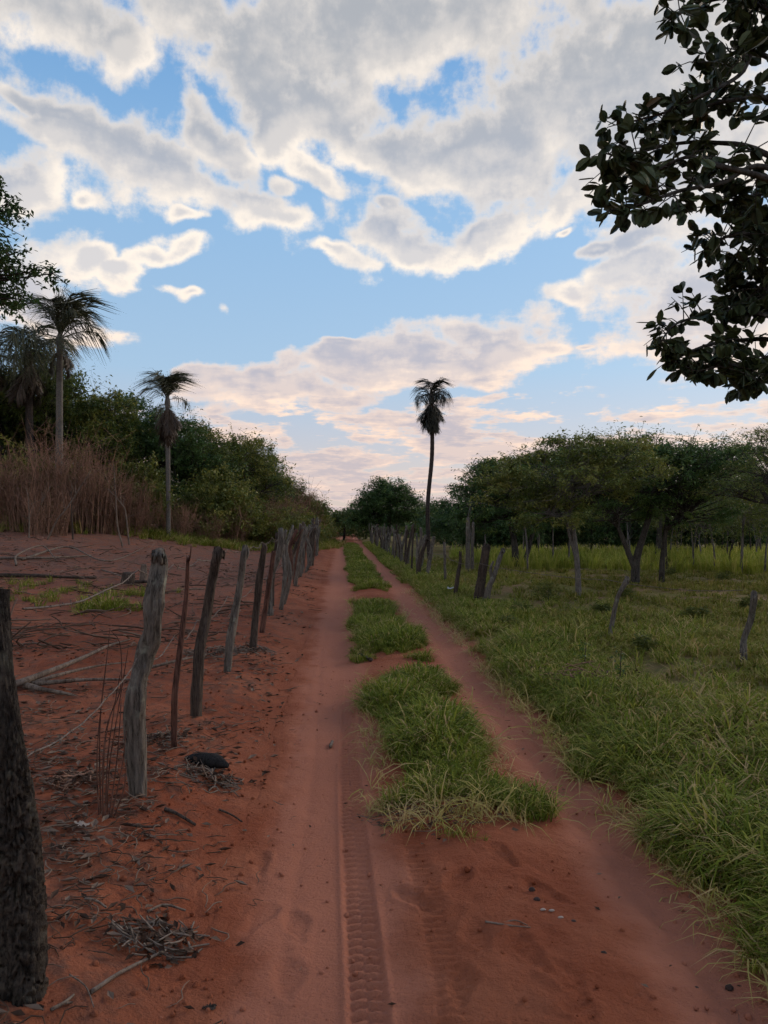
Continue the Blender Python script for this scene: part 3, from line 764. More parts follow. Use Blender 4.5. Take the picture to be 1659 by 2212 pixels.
# thicket hard against the far part of the left fence
for i in range(7):
    y = 38 + i * 4.0; x = -1.9 - LEAN * y - .5
    make_tree('hedge_bush', 'olive brown bush growing against the far fence posts', 'bush', (x, y, hz(x, y)), [(0, 0, 1.0, .8, 1.5, .8), (-.6, .6, 1.3, .8, 1.2, .9)], 60, 60, .3, .13, .4, M['leaf_bush'],
              [stem((0, 0, -.1), (0, .05, .6), (0, .1, 1.2))], .03, M['trunk'], 180 + i, 'bushes along the far left fence', ragged=14, tintmid=.5)

# far wood that reads as one mass
rng = np.random.default_rng(77)
n = 9000; th = rng.uniform(-62, 62, n) * math.pi / 180; rr = rng.uniform(92, 104, n)
hh = 2.9 + 1.2 * fbm(th * 9, th * 0, 5, 4)
C = np.stack([np.sin(th) * rr, np.cos(th) * rr, rng.uniform(0.05, 1, n) ** .7 * hh], -1)
P, K, E = crown_points(C, 9, .9, rng, .6, 4)
V, Q = leaf_quads(P, .55, .6, rng)
mb = MB(); mb.add(V, Q, None, np.clip(.35 + rng.normal(0, .15, n)[K] + rng.normal(0, .1, len(P)), 0, 1))
mb.build('far_wood', M['leaf_wood'], smooth=False, label='dark far-off wood closing the horizon behind the fields', cat='wood', kind='stuff')

# ------------------------------------------------------------------ palms
def frond_mesh(seed, L, droop, rise, mat, leaflet, name='frond', n=46, hang=0.5, wid=.0075, along=1.0):
    rng = np.random.default_rng(seed); mb = MB()
    t = np.linspace(0, 1, 9)
    pts = np.stack([L * np.sin(t * 1.25) / 1.25 * (1 - .15 * t), np.zeros(9), rise * L * t - droop * L * t ** 2.2], -1)
    P = tube(mb, pts, np.linspace(.022, .005, 9), 4, 16, cap=False, tint=.3)
    for s in (-1, 1):
        for i in range(n):
            q = .14 + .86 * i / n + rng.normal(0, .008); j = min(q, .999) * 15; k0 = int(j); p = P[k0] * (1 - j + k0) + P[min(k0 + 1, 15)] * (j - k0)
            tg = P[min(k0 + 1, 15)] - P[k0]; tg = tg / (np.linalg.norm(tg) + 1e-9)
            l = leaflet * (0.55 + .75 * math.sin(math.pi * (q * .85 + .1))) * rng.uniform(.8, 1.15)
            d = np.array([0, s * rng.uniform(.6, 1), rng.normal(.15, .3)]) + tg * rng.uniform(.4, .9) * along; d /= np.linalg.norm(d)
            a = p + d * l * .5 + [0, 0, -.08 * l * hang]; b_ = p + d * l * .85 + [0, 0, -l * hang * rng.uniform(.5, 1.1)]
            wv = np.cross(d, [0, 0, 1.0]) * wid + tg * wid * .6
            mb.add([p - wv, p + wv, a + wv * 1.2, a - wv * 1.2, b_], [[0, 1, 2, 3]], [[3, 2, 4]], np.clip(rng.normal(.5, .2), 0, 1))
    return mb.mesh(name, mat, False)

def palm(label, base, top, r0, r1, fm, dm, bark, spec, dead, seed, L=1.0, bend=0.0):
    rng = np.random.default_rng(seed)
    t = empty('palm_tree', base, label=label, cat='palm')
    v = np.array(top) - np.array(base); mb = MB()
    pts = [np.array((0, 0, -.2)), v * .33 + [bend, 0, 0], v * .66 + [-bend * .5, 0, 0], v]
    pts = [pts[0], pts[1], pts[2], pts[3]]
    n = 60
    P, rr = resample(pts, [r0, (r0 * .7 + r1 * .3), r1 * 1.1, r1], n)
    tube(mb, P, rr * (1 + .05 * (np.arange(n) % 2)), 10, n, .04, seed)
    mb.build('trunk', bark, t)
    mb = MB(); tube(mb, [v + [0, 0, -.35], v, v + [0, 0, .3]], [r1 * 1.05, r1 * 1.5, r1 * .5], 8, 8, .15, seed); mb.build('crownshaft', bark, t)
    for i, (el, sc_) in enumerate(spec):
        o = obj('frond', fm[i % len(fm)], t, v + [0, 0, rng.uniform(-.05, .2)])
        o.rotation_euler = Euler((rng.normal(0, .25), -R(el), i * 2.4 + rng.normal(0, .2)), 'XYZ')
        s = sc_ * L * rng.uniform(.9, 1.1); o.scale = (s, s, s)
    for i, (el, sc_) in enumerate(dead):
        o = obj('dead_frond', dm[i % len(dm)], t, v + [0, 0, rng.uniform(-.3, -.05)])
        o.rotation_euler = Euler((rng.normal(0, .3), -R(el), i * 2.4 + 1), 'XYZ')
        s = sc_ * L * rng.uniform(.85, 1.1); o.scale = (s, s, s)
    return t
FG = [frond_mesh(200 + i, 2.1, .40, .30, M['palm_leaf'], .70, n=42, hang=1.0) for i in range(3)]
FD = [frond_mesh(210 + i, 1.6, .05, 0, M['palm_dead'], .46, 'dead_frond', 46, .2, .012, 2.5) for i in range(2)]
FB = [frond_mesh(220 + i, 1.20, .46, .32, M['palm_black'], .48, n=38, hang=1.0) for i in range(3)]
FBD = [frond_mesh(230 + i, 1.3, .05, 0, M['palm_black'], .40, 'dead_frond', 44, .2, .010, 2.5) for i in range(2)]

def palm_at(Xb, d, Xt, Yt):
    a, _ = ray(Xb, 1150); b_ = Vector((a * d, d, hz(a * d, d))); t_ = at(Xt, Yt, d); return b_, t_
b_, t_ = palm_at(127, 31.5, 129, 735)
palm('tall grey-trunked palm with open feathery crown at the edge of the wood', b_, t_, .17, .12, FG, FD, M['palm_trunk'],
     [(74, .95), (62, 1), (68, .9), (50, 1), (56, .95), (30, .95), (5, 1.0), (-8, .95), (16, .95), (-22, .9), (-30, .85), (78, .9), (-40, .8), (60, 1), (44, 1), (66, .95), (35, 1), (-15, .9), (52, 1)], [(-62, .8), (-70, .7), (-55, .8)], 301, 1.38)
b_, t_ = palm_at(66, 34, 62, 775)
palm('palm with ragged dark dead fronds half hidden in the wood beside the tall palm', b_, t_, .20, .14, FG, FD, M['palm_dark'],
     [(60, .9), (40, 1), (20, 1), (10, 1), (-5, 1), (-15, 1), (-25, .9), (50, .8), (30, 1)], [(-50, 1), (-60, 1.1), (-70, 1.2), (-75, 1.2), (-65, 1.2), (-72, 1.3), (-78, 1.3), (-58, 1)], 302, 1.25)
b_, t_ = palm_at(-25, 33, -20, 770)
palm('palm leaning in past the end of the wood with arching fronds', b_, t_, .17, .12, FG, FD, M['palm_trunk'],
     [(60, .9), (40, 1), (20, 1), (10, 1), (-5, 1), (-15, 1), (-25, .9), (50, .8), (30, 1)], [(-60, .8), (-70, .9)], 303, 1.3)
b_, t_ = palm_at(364, 32, 362, 868)
palm('slim palm with a thick brown skirt of dead fronds below a small upright crown', b_, t_, .095, .085, FG, FD, M['palm_trunk'],
     [(82, .7), (72, .8), (58, .8), (68, .8), (50, .8), (76, .8), (64, .8), (54, .8), (70, .75), (78, .7), (74, .7), (56, .7), (30, .6), (60, .75), (-10, .65), (48, .75), (0, .6)],
     [(-50, .7), (-45, .65), (-58, .8), (-66, .8), (-72, .95), (-80, 1.05), (-76, 1.1), (-70, 1.0), (-78, 1.1), (-84, 1.1), (-62, .75), (-74, 1.0), (-82, 1.05), (-68, .9), (-55, .7), (-79, 1.1), (-73, .95)], 304, 1.12)
b_, t_ = palm_at(928, 31, 932, 858)
palm('tall lone palm with a very thin dark trunk and shaggy drooping crown beside the track', b_, t_, .085, .075, FB, FBD, M['palm_dark'],
     [(60, .85), (42, 1), (52, .9), (34, .95), (68, .75), (8, .8), (-5, .85), (-12, .85), (2, .8), (-20, .85), (-28, .85), (-15, .8)],
     [(-45, .8), (-52, .85), (-60, .9), (-68, .95), (-74, 1), (-80, 1.05), (-64, .95), (-77, 1.05), (-56, .85), (-70, 1), (-82, 1.1), (-62, .9), (-72, 1.05), (-50, .8)], 305, 1.10, -.10)

# ------------------------------------------------------------------ near trees leaning in from both sides
def leaf_mesh(name, mat):
    t = np.array([0, .12, .32, .58, .82, 1.0]); hw = np.array([0, .16, .29, .33, .23, 0])
    mb = MB(); V = []
    for k in range(6): V.append((t[k], 0, -.05 * math.sin(t[k] * 3.1) - .10 * t[k] ** 2))
    for sg in (1, -1):
        for k in range(1, 5): V.append((t[k], sg * hw[k], .035 - .05 * math.sin(t[k] * 3.1) - .10 * t[k] ** 2 + .05 * hw[k]))
    Q, T3 = [], []
    for b0, fl in ((6, 0), (10, 1)):
        T3.append((0, 1, b0)); Q += [(1, 2, b0 + 1, b0), (2, 3, b0 + 2, b0 + 1), (3, 4, b0 + 3, b0 + 2)]; T3.append((4, 5, b0 + 3))
    return np.array(V, float), np.array(Q), np.array(T3)
LV, LQ, LT = leaf_mesh('leaf', None)

rng = np.random.default_rng(404)
nb = Vector((3.55, 4.9, 0)); nb.z = hz(nb.x, nb.y)
nt_ = empty('overhanging_tree', nb, label='near tree with broad dark oval leaves overhanging the pasture from the right', cat='tree')
tm = MB()
tube(tm, [(0, 0, -.2), (.10, .05, 1.2), (-.06, .0, 2.4), (.06, -.05, 3.6), (-.05, -.1, 4.8), (.1, 0, 5.8)], [.13, .105, .085, .065, .04, .015], 14, 50, .16, 5, .2)
tm.build('trunk', M['trunk'], nt_)
LIMBS = [  # measured polylines with depth; the first point is on the trunk
 (4.5, [(1659, 335), (1540, 308), (1450, 312), (1350, 335), (1300, 330)]), (4.3, [(1659, 362), (1560, 395), (1470, 412), (1390, 440), (1315, 462)]),
 (4.6, [(1659, 90), (1600, 160), (1530, 200), (1430, 245), (1330, 270)]), (4.7, [(1659, 215), (1600, 215), (1540, 225), (1470, 255), (1400, 270)]), (4.4, [(1690, 400), (1560, 360), (1480, 340), (1390, 385), (1310, 415)]),
 (4.5, [(1700, -30), (1620, -12), (1540, 0), (1480, 22), (1445, 45)]), (4.6, [(1659, 20), (1640, 15), (1620, 30)]), (4.6, [(1670, 130), (1600, 110), (1560, 130), (1510, 135)]),
 (5.0, [(1680, 430), (1640, 420), (1600, 430), (1560, 425)]), (5.1, [(1680, 520), (1610, 505), (1560, 515), (1520, 530)]), (5.2, [(1690, 580), (1640, 560), (1590, 575), (1560, 590)]), (5.2, [(1690, 640), (1640, 620), (1600, 625)]),
 (5.0, [(1690, 690), (1600, 675), (1530, 680), (1460, 700), (1430, 735)]), (5.1, [(1690, 740), (1600, 735), (1530, 745), (1470, 770), (1430, 790)]), (5.0, [(1690, 780), (1620, 785), (1560, 790), (1510, 802)]), (5.1, [(1690, 830), (1650, 820), (1610, 815)]),
 (5.3, [(1700, 460), (1650, 480), (1610, 470)]), (5.3, [(1690, 700), (1650, 660), (1620, 650), (1580, 655)]),
]
leaves = []
AUTO = []                                            # the rest of the crown, on the far side of the trunk
for q in range(34):
    az = rng.uniform(-1.5, 1.75); z0 = rng.uniform(2.0, 5.4); L_ = rng.uniform(.8, 1.9) * (1.15 - abs(z0 - 3.6) * .25)
    v = Vector((math.cos(az), math.sin(az), 0)); p0 = Vector((0, 0, z0)); droop_ = rng.uniform(-.1, .55)
    AUTO.append([p0, p0 + v * L_ * .35 + Vector((0, 0, L_ * .22)), p0 + v * L_ * .7 + Vector((rng.normal(0, .12), rng.normal(0, .12), L_ * .34 * droop_ + .1)), p0 + v * L_ + Vector((rng.normal(0, .15), rng.normal(0, .15), L_ * .5 * droop_))])
for li, (d, pts) in enumerate(LIMBS + [(None, a) for a in AUTO]):
    w3 = None if d is None else [at(X, Y, d + .25 * math.sin(i * 1.3 + li)) - nb for i, (X, Y) in enumerate(pts)]
    if d is None: path = pts
    else:
        zt = min(max(w3[0].z - .35 - .3 * rng.uniform(), 1.2), 5.0)
        root = Vector((0, -.03, zt)); path = [root, (root + w3[0]) / 2 + Vector((0, rng.normal(0, .06), rng.normal(-.05, .06)))] + w3
    bm_ = MB(); r = .024 if len(pts) > 3 else .016
    P = tube(bm_, [tuple(p) for p in path], np.linspace(r, .004, len(path)), 6, 34, .08, li)
    first = int(34 * (1.25 if d else .9) / (len(path) - 1))
    for q in range(first, 34):
        for side in range(3):
            if rng.uniform() < ((.72 if q < 20 else .42) if d else .45): continue
            v = rng.normal(0, 1, 3); v[2] = v[2] * .55 + .05; v /= np.linalg.norm(v); l = rng.uniform(.10, .30) * (1.0 if q < 28 else .6)
            e = P[q] + v * l; m_ = P[q] + v * l * .5 + [0, 0, .015]
            tube(bm_, [P[q], m_, e], [.0045, .0035, .002], 3, 3, cap=False)
            for z_ in range(rng.integers(3, 7)):
                f = rng.uniform(.35, 1.0); o_ = P[q] * (1 - f) + e * f
                dv = v * .7 + rng.normal(0, .65, 3) + [0, 0, -.25]; dv /= np.linalg.norm(dv)
                leaves.append((o_, dv, rng.uniform(.066, .112), rng.uniform(0, 1) ** 1.3, rng.normal(0, .5)))
    bm_.build('branch', M['trunk'], nt_)
def leaf_matrix(o_, dv, s, roll):
    x_ = Vector(dv); y_ = Vector((0, 0, 1)).cross(x_); y_.normalize() if y_.length > 1e-4 else None
    m_ = Matrix((x_, y_, x_.cross(y_))).transposed().to_4x4() @ Matrix.Rotation(roll, 4, 'X')
    return Matrix.Translation(Vector(o_)) @ m_ @ Matrix.Diagonal((s, s, s, 1))
def shown(l):
    p = Vector(l[0]) + nb; x, y = p.x / p.y * FPX + 384, 523 - (p.z - CAM_H) / p.y * FPX
    if not (4 < x < 764 and 4 < y < 1020): return 0
    vd = (p - Vector((0, 0, CAM_H))).normalized(); m_ = leaf_matrix(l[0], l[1], 1, l[4]); nrm = (m_.to_3x3() @ Vector((0, 0, 1)))
    return l[2] ** 2 / p.y ** 2 * (.15 + abs(nrm.dot(vd)))
order = sorted(range(len(leaves)), key=lambda i: -shown(leaves[i]))
lm = [mesh_from('leaf', LV, [LQ, LT], np.full(len(LQ) + len(LT), q), True, M['leaf_near']) for q in (.15, .4, .6, .8, .97)]
for i in order[:300]:
    l = leaves[i]; tq = 4 if l[3] > .985 else min(3, int(l[3] * 4))
    o = obj('leaf', lm[tq], nt_); o.matrix_local = leaf_matrix(l[0], l[1], l[2], l[4])
mb = MB(); LV4 = np.hstack([LV, np.ones((len(LV), 1))])
for i in order[300:]:
    l = leaves[i]; mb.add((LV4 @ np.array(leaf_matrix(l[0], l[1], l[2], l[4])).T)[:, :3], LQ, LT, min(.9, l[3]))
mb.build('foliage', M['leaf_near'], nt_, kind='stuff')

b = Vector((-7.25, 9.6, 0)); b.z = hz(b.x, b.y)
make_tree('overhanging_tree', 'tree with small dark leaves leaning in over the cleared field from the left', 'tree', b,
          [(2.15, -.4, 4.45, 1.10, 1.0, .36), (1.75, -.4, 5.25, .95, 1.0, .48), (1.35, -.5, 3.75, .95, .9, .32), (.9, 0, 4.6, 1.3, 1.3, 1.1)],
          260, 110, .24, .075, .45, M['leaf_cool'], [stem((0, 0, -.2), (.1, 0, 1.6), (.2, -.1, 3.2), (.3, -.1, 4.6))], .15, M['trunk'], 410, ragged=18, flat=.5, tintmid=.12)

# ------------------------------------------------------------------ fence posts
def post(name, pts, wid, mat, label, group=None, d=None, sides=22, rough=.14, ridges=.20, fork=None, seed=0, base=None, rings=60, knots=()):
    """pts: measured centre line from foot to head; wid: measured widths; all turned to metres at the depth of the foot"""
    g = gr(*pts[0]) if base is None else base
    dd = g.y
    k = 768 / 1659 * dd / FPX
    P = [np.array((0, 0, -.12))]
    for i, (X, Y) in enumerate(pts[0:]):
        q = at(X, Y, dd); P.append(np.array((q.x - g.x, .03 * math.sin(i * 2.1 + seed), max(q.z - g.z, .0))))
    P[0] = P[1] + [0, 0, -.12]
    t = empty(name, g, label=label, cat='fence post', group=group)
    r = [wid[0] * k / 2] + [w_ * k / 2 for w_ in wid]
    mb = MB(); S = tube(mb, P, r, sides, rings, rough, seed, ridges, freq=2.5)
    V = mb.V[0]
    top = S[-1][2]
    for z_, amp in knots:                            # knots and broken places
        m_ = np.exp(-((V[:, 2] - z_) / .05) ** 2); cx = np.interp(V[:, 2], S[:, 2], S[:, 0])
        V[:, 0] += (V[:, 0] - cx) * amp * m_
    cxx, cyy = np.interp(V[:, 2], S[:, 2], S[:, 0]), np.interp(V[:, 2], S[:, 2], S[:, 1])
    an = np.arctan2(V[:, 1] - cyy, V[:, 0] - cxx)
    gv = np.abs(fbm(np.cos(an) * 4 + 9, np.sin(an) * 4 + V[:, 2] * 1.5, seed + 40, 3))
    sc = 1 - .22 * sst(.14, 0, gv) + .10 * fbm(np.cos(an) * 1.2 + V[:, 2] * 7, np.sin(an) * 1.2, seed + 50, 3)
    V[:, 0] = cxx + (V[:, 0] - cxx) * sc; V[:, 1] = cyy + (V[:, 1] - cyy) * sc
    jag = (V[:, 2] > top - .04)
    V[jag, 2] += RNG.uniform(-.03, .03, jag.sum())
    mb.build('shaft', mat, t)
    if fork:
        for fp, w0, w1 in fork:
            fb = MB(); Q_ = []
            for (X, Y) in fp:
                q = at(X, Y, dd); Q_.append((q.x - g.x, .0, q.z - g.z))
            tube(fb, Q_, np.linspace(w0 * k / 2, w1 * k / 2, len(Q_)), 8, 12, rough, seed + 3, ridges)
            fb.build('fork', mat, t)
    return t

# the big post at the left edge: old trunk with cracked bark
g = gr(42, 2150); k = 768 / 1659 * g.y / FPX
t = empty('fence_post', g, label='thickest fence post, with black deeply cracked bark', cat='fence post')
prof = [(42, 2200, 78), (42, 2150, 80), (40, 1950, 82), (33, 1800, 80), (20, 1620, 66), (8, 1450, 50), (-2, 1330, 44), (-4, 1275, 36)]
P = []; r = []
for i, (X, Y, w_) in enumerate(prof):
    q = at(X, Y, g.y); P.append((q.x - g.x, .02 * math.sin(i), q.z - g.z)); r.append(w_ * k / 2)
mb = MB(); tube(mb, P, r, 96, 260, .06, 3, .08)
V = mb.V[0]
cz = np.interp(V[:, 2], [p[2] for p in P], [p[0] for p in P])
ang = np.arctan2(V[:, 1], V[:, 0] - cz)
zz = V[:, 2]
def worley(x, y, seed):
    xi, yi = np.floor(x), np.floor(y); d1 = np.full(x.shape, 9.0); d2 = d1.copy()
    for ox in (-1, 0, 1):
        for oy in (-1, 0, 1):
            cx_, cy_ = xi + ox, yi + oy
            q = np.hypot(cx_ + vnoise(cx_ % 15, cy_, seed) - x, cy_ + vnoise(cx_ % 15, cy_, seed + 9) - y)
            d2 = np.where(q < d1, d1, np.minimum(d2, q)); d1 = np.minimum(d1, q)
    return d2 - d1
wl = worley(ang / 6.2832 * 15 + 1.3 * fbm(zz * 11, ang * 3, 4, 3), zz * 17 + 1.5 * fbm(zz * 9, ang * 4, 6, 3), 8)
lower = sst(1.05, .55, zz)
crack = sst(.22, .0, wl) * .022 * lower + .007 * np.abs(fbm(np.cos(ang) * 5, zz * 2 + np.sin(ang) * 5, 18, 3))
f = (.008 * fbm(np.cos(ang) * 14, zz * 30 + np.sin(ang) * 14, 5, 2) - crack + .012 * lower)
dirx, diry = np.cos(ang), np.sin(ang)
V[:, 0] += dirx * f; V[:, 1] += diry * f
mb.build('shaft', M['bark_black'], t)
PLINE = [Vector((g.x, g.y, g.z))]

def lp(*a, **k):
    t = post(*a, **k); PLINE.append(t.location.copy()); return t
lp('fence_post', [(296, 1718), (292, 1600), (297, 1500), (309, 1425), (327, 1370), (335, 1300), (341, 1225), (342, 1197)], [37, 44, 45, 40, 37, 40, 37, 28], M['post_grey'],
   'pale grey weathered fence post with a crooked kink and knots', seed=1, sides=40, rough=.12, ridges=.18, rings=140, knots=((.82, .22), (.62, -.16), (1.02, .15)))
lp('fence_post', [(374, 1617), (380, 1500), (391, 1390), (400, 1290), (408, 1205)], [14, 14, 13, 10, 7], M['post_red'], 'thin dark reddish fence stake with a forked twig tip', seed=2, rings=50, rough=.16,
   fork=[([(405, 1225), (411, 1200), (413, 1180)], 5, 2), ([(391, 1392), (386, 1382)], 6, 4)])
lp('fence_post', [(424, 1548), (431, 1420), (446, 1320), (461, 1240), (470, 1205), (473, 1193)], [25, 24, 22, 20, 20, 27], M['post_dark'], 'dark fence post leaning right with a flared broken head', seed=3, sides=20, rings=70)
lp('fence_post', [(492, 1448), (500, 1370), (516, 1270), (527, 1200), (530, 1180)], [17, 20, 15, 14, 11], M['post_grey'], 'slim grey fence post split at the foot, leaning right', seed=4, rings=50,
   fork=[([(526, 1215), (536, 1195), (533, 1178)], 8, 3)])
lp('fence_post', [(547, 1402), (553, 1320), (560, 1255), (573, 1178)], [16, 15, 16, 12], M['post_dark'], 'straight black-brown fence post before the crowded grey stakes', seed=5, rings=40)
lp('fence_post', [(566, 1366), (575, 1300), (592, 1192)], [12, 11, 9], M['post_red'], 'reddish fence stake right behind the black-brown post', seed=6, rings=40)
rngp = np.random.default_rng(33)
def far_post(x, y, h, r, lean, mat, label, group, seed, crook=.05):
    g_ = Vector((x, y, hz(x, y)))
    t = empty('fence_post', g_, label=label, cat='fence post', group=group)
    mb = MB(); kx = rngp.normal(0, crook)
    tube(mb, [(0, 0, -.1), (lean * .35 + kx, rngp.normal(0, .03), h * .4), (lean * .7 - kx * .5, 0, h * .75), (lean, 0, h)], [r * 1.1, r, r * .95, r * .75], 8, 12, .14, seed, .12)
    V = mb.V[0]; V[V[:, 2] > h - .03, 2] += rngp.uniform(-.04, .03)
    mb.build('shaft', mat, t)
    if seed % 3 == 0:
        fb = MB(); tube(fb, [(lean * .8, 0, h * .8), (lean * .8 + .07, .02, h * .9), (lean * .8 + .09 + kx, .02, h * 1.02)], [r * .5, r * .45, r * .3], 6, 5, .1, seed); fb.build('fork', mat, t)
    return t
y = 12.4; i = 0; far_left = []
while y < 60:
    x = -1.17 - LEAN * y + rngp.normal(0, .07) - (.25 if y > 40 else 0) - .008 * max(0, y - 25)
    hgt = rngp.uniform(1.28, 1.48) + (.30 if y > 38 else 0)
    nearp = y < 24
    t = far_post(x, y, hgt, rngp.uniform(.028, .058), rngp.normal(.16 if nearp else .05, .09), M[('post_grey', 'post_grey', 'post_dark', 'post_grey', 'post_red')[i % 5]],
             'crooked %s%s stake in the crowded middle run of the left fence' % ('forked ' if (500 + i) % 3 == 0 else '', ('pale grey', 'pale grey', 'dark brown', 'pale grey', 'reddish')[i % 5]) if nearp else 'upright grey stake in the dense far run of the left fence',
             'stakes of the left fence, middle run' if nearp else 'stakes of the left fence, far run', 500 + i)
    far_left.append(t.location.copy()); y += rngp.uniform(.45, .85) if y < 40 else rngp.uniform(.3, .6); i += 1

RLINE = []
def rp(*a, **k):
    t = post(*a, **k); RLINE.append(t.location.copy()); return t
rp('fence_post', [(1603, 1428), (1608, 1385), (1624, 1335), (1626, 1290), (1629, 1284)], [15, 13, 13, 14, 12], M['post_grey'], 'bent lichen-spotted fence post standing alone in the open pasture', seed=11, rings=40, rough=.14)
rp('fence_post', [(1317, 1382), (1325, 1340), (1334, 1290), (1352, 1256), (1357, 1252)], [11, 10, 9, 11, 9], M['post_grey'], 'thin pale fence stake with its head bent over to the right', seed=12, rings=40)
rp('fence_post', [(1034, 1304), (1041, 1250), (1049, 1190), (1051, 1184)], [24, 20, 18, 17], M['post_dark'], 'stout dark fence post leaning beside a forked pale one', seed=13, rings=40, sides=18)
rp('fence_post', [(1050, 1308), (1055, 1272), (1066, 1245), (1084, 1195), (1087, 1190)], [15, 13, 11, 9, 10], M['post_grey'], 'forked pale fence post propped against the stout dark one', seed=14, rings=40, fork=[([(1062, 1250), (1060, 1228), (1066, 1212)], 8, 4)])
rp('fence_post', [(982, 1294), (988, 1250), (994, 1215), (995, 1192)], [9, 9, 7, 6], M['post_dark'], 'slender curved dark stake left of the leaning pair of posts', seed=15, rings=30)
rp('fence_post', [(962, 1262), (961, 1210), (960, 1172)], [6, 6, 6], M['post_grey'], 'pale thin upright stake between the curved stake and the palm', seed=16, rings=30)
rp('fence_post', [(902, 1250), (908, 1205), (922, 1170), (926, 1165)], [10, 9, 7, 8], M['post_dark'], 'dark bowed fence post at the foot of the lone palm', seed=17, rings=30)
rp('fence_post', [(922, 1252), (930, 1200), (937, 1160)], [9, 8, 7], M['post_grey'], 'grey fence post leaning beside the dark bowed one', seed=18, rings=30)
g_ = place(1010, 24); far_post(g_.x, g_.y, 1.75, .07, .02, M['post_grey'], 'tall straight grey pole standing behind the right fence', None, 700, .01)
g_ = place(1020, 24.4); far_post(g_.x, g_.y, 1.6, .05, .03, M['post_grey'], 'shorter grey pole touching the tall straight one', None, 701, .01)
y = 22.5; i = 0; far_right = []
while y < 60:
    x = 2.30 - LEAN * y + rngp.normal(0, .10)
    t = far_post(x, y, rngp.uniform(1.15, 1.55), rngp.uniform(.028, .052), rngp.normal(.04, .12), M[('post_grey', 'post_dark', 'post_grey')[i % 3]],
             '%s %s stake in the receding right fence line' % ('forked' if (560 + i) % 3 == 0 else 'straight', ('grey', 'dark', 'grey')[i % 3]), 'stakes of the right fence, far run', 560 + i)
    far_right.append(t.location.copy()); y += rngp.uniform(.55, 1.15); i += 1

# barbed wire
def wire(label, pts, z0, sag, seed):
    rng = np.random.default_rng(seed); mb = MB(); bb = MB()
    o0 = pts[0]; t = empty('barbed_wire', (o0.x, o0.y, o0.z), label=label, cat='wire')
    for a, b_ in zip(pts[:-1], pts[1:]):
        A = np.array(a - o0) + [0, 0, z0]; B = np.array(b_ - o0) + [0, 0, z0]
        n = max(4, int(np.linalg.norm(B - A) / .12)); f = np.linspace(0, 1, n)[:, None]
        P = A * (1 - f) + B * f + np.array([0, 0, -1]) * sag * 4 * f * (1 - f) + rng.normal(0, .004, (n, 3))
        tube(mb, P, np.full(n, .0038), 4, n, cap=False)
        for p in P[1:-1]:
            for q in range(2):
                v = rng.normal(0, 1, 3); v *= .017 / np.linalg.norm(v); tube(bb, [p - v, p + v], [.0022, .0014], 3, 2, cap=False)
    mb.build('strand', M['wire'], t); bb.build('barbs', M['wire'], t, kind='stuff')
pl = PLINE + far_left[:10]
wire('upper strand of barbed wire sagging between the left fence posts', pl, 1.22, .05, 1)
wire('lower strand of barbed wire along the left fence posts', pl, .74, .07, 2)
wire('strand of barbed wire on the right fence posts in the pasture', [RLINE[0], RLINE[1], RLINE[2], RLINE[4], RLINE[5], RLINE[7]], .78, .05, 3)

# ------------------------------------------------------------------ grass
def tuft(seed, n, L, spread, lean, mat, w_=.005, dry=.1, name='grass_tuft'):
    rng = np.random.default_rng(seed); mb = MB()
    for i in range(n):
        a = rng.uniform(0, 6.283); r = spread * math.sqrt(rng.uniform(0, 1)); p = np.array([math.cos(a) * r, math.sin(a) * r, -.01])
        a2 = a + rng.normal(0, .9); ln = L * rng.uniform(.45, 1.15); le = abs(rng.normal(lean, .25))
        d = np.array([math.cos(a2), math.sin(a2), 0]); s = np.array([-d[1], d[0], 0]) * w_ * rng.uniform(.7, 1.3)
        q1 = p + d * ln * .25 * le + [0, 0, ln * .5]; q2 = p + d * ln * .70 * le + [0, 0, ln * (.85 - .12 * le)]; q3 = p + d * ln * 1.15 * le + [0, 0, ln * (1.0 - .45 * le)]
        tn = rng.uniform(.88, 1) if rng.uniform() < dry else np.clip(rng.normal(.42, .17), 0, .82)
        mb.add([p - s, p + s, q1 + s, q1 - s, q2 + s * .75, q2 - s * .75, q3], [[0, 1, 2, 3], [3, 2, 4, 5]], [[5, 4, 6]], tn)
    return mb.mesh(name, mat, False)

def source(name, meshes):
    c = bpy.data.collections.new(name)
    for i, me in enumerate(meshes):
        o = bpy.data.objects.new('%s_piece' % name, me); c.objects.link(o)
    return c

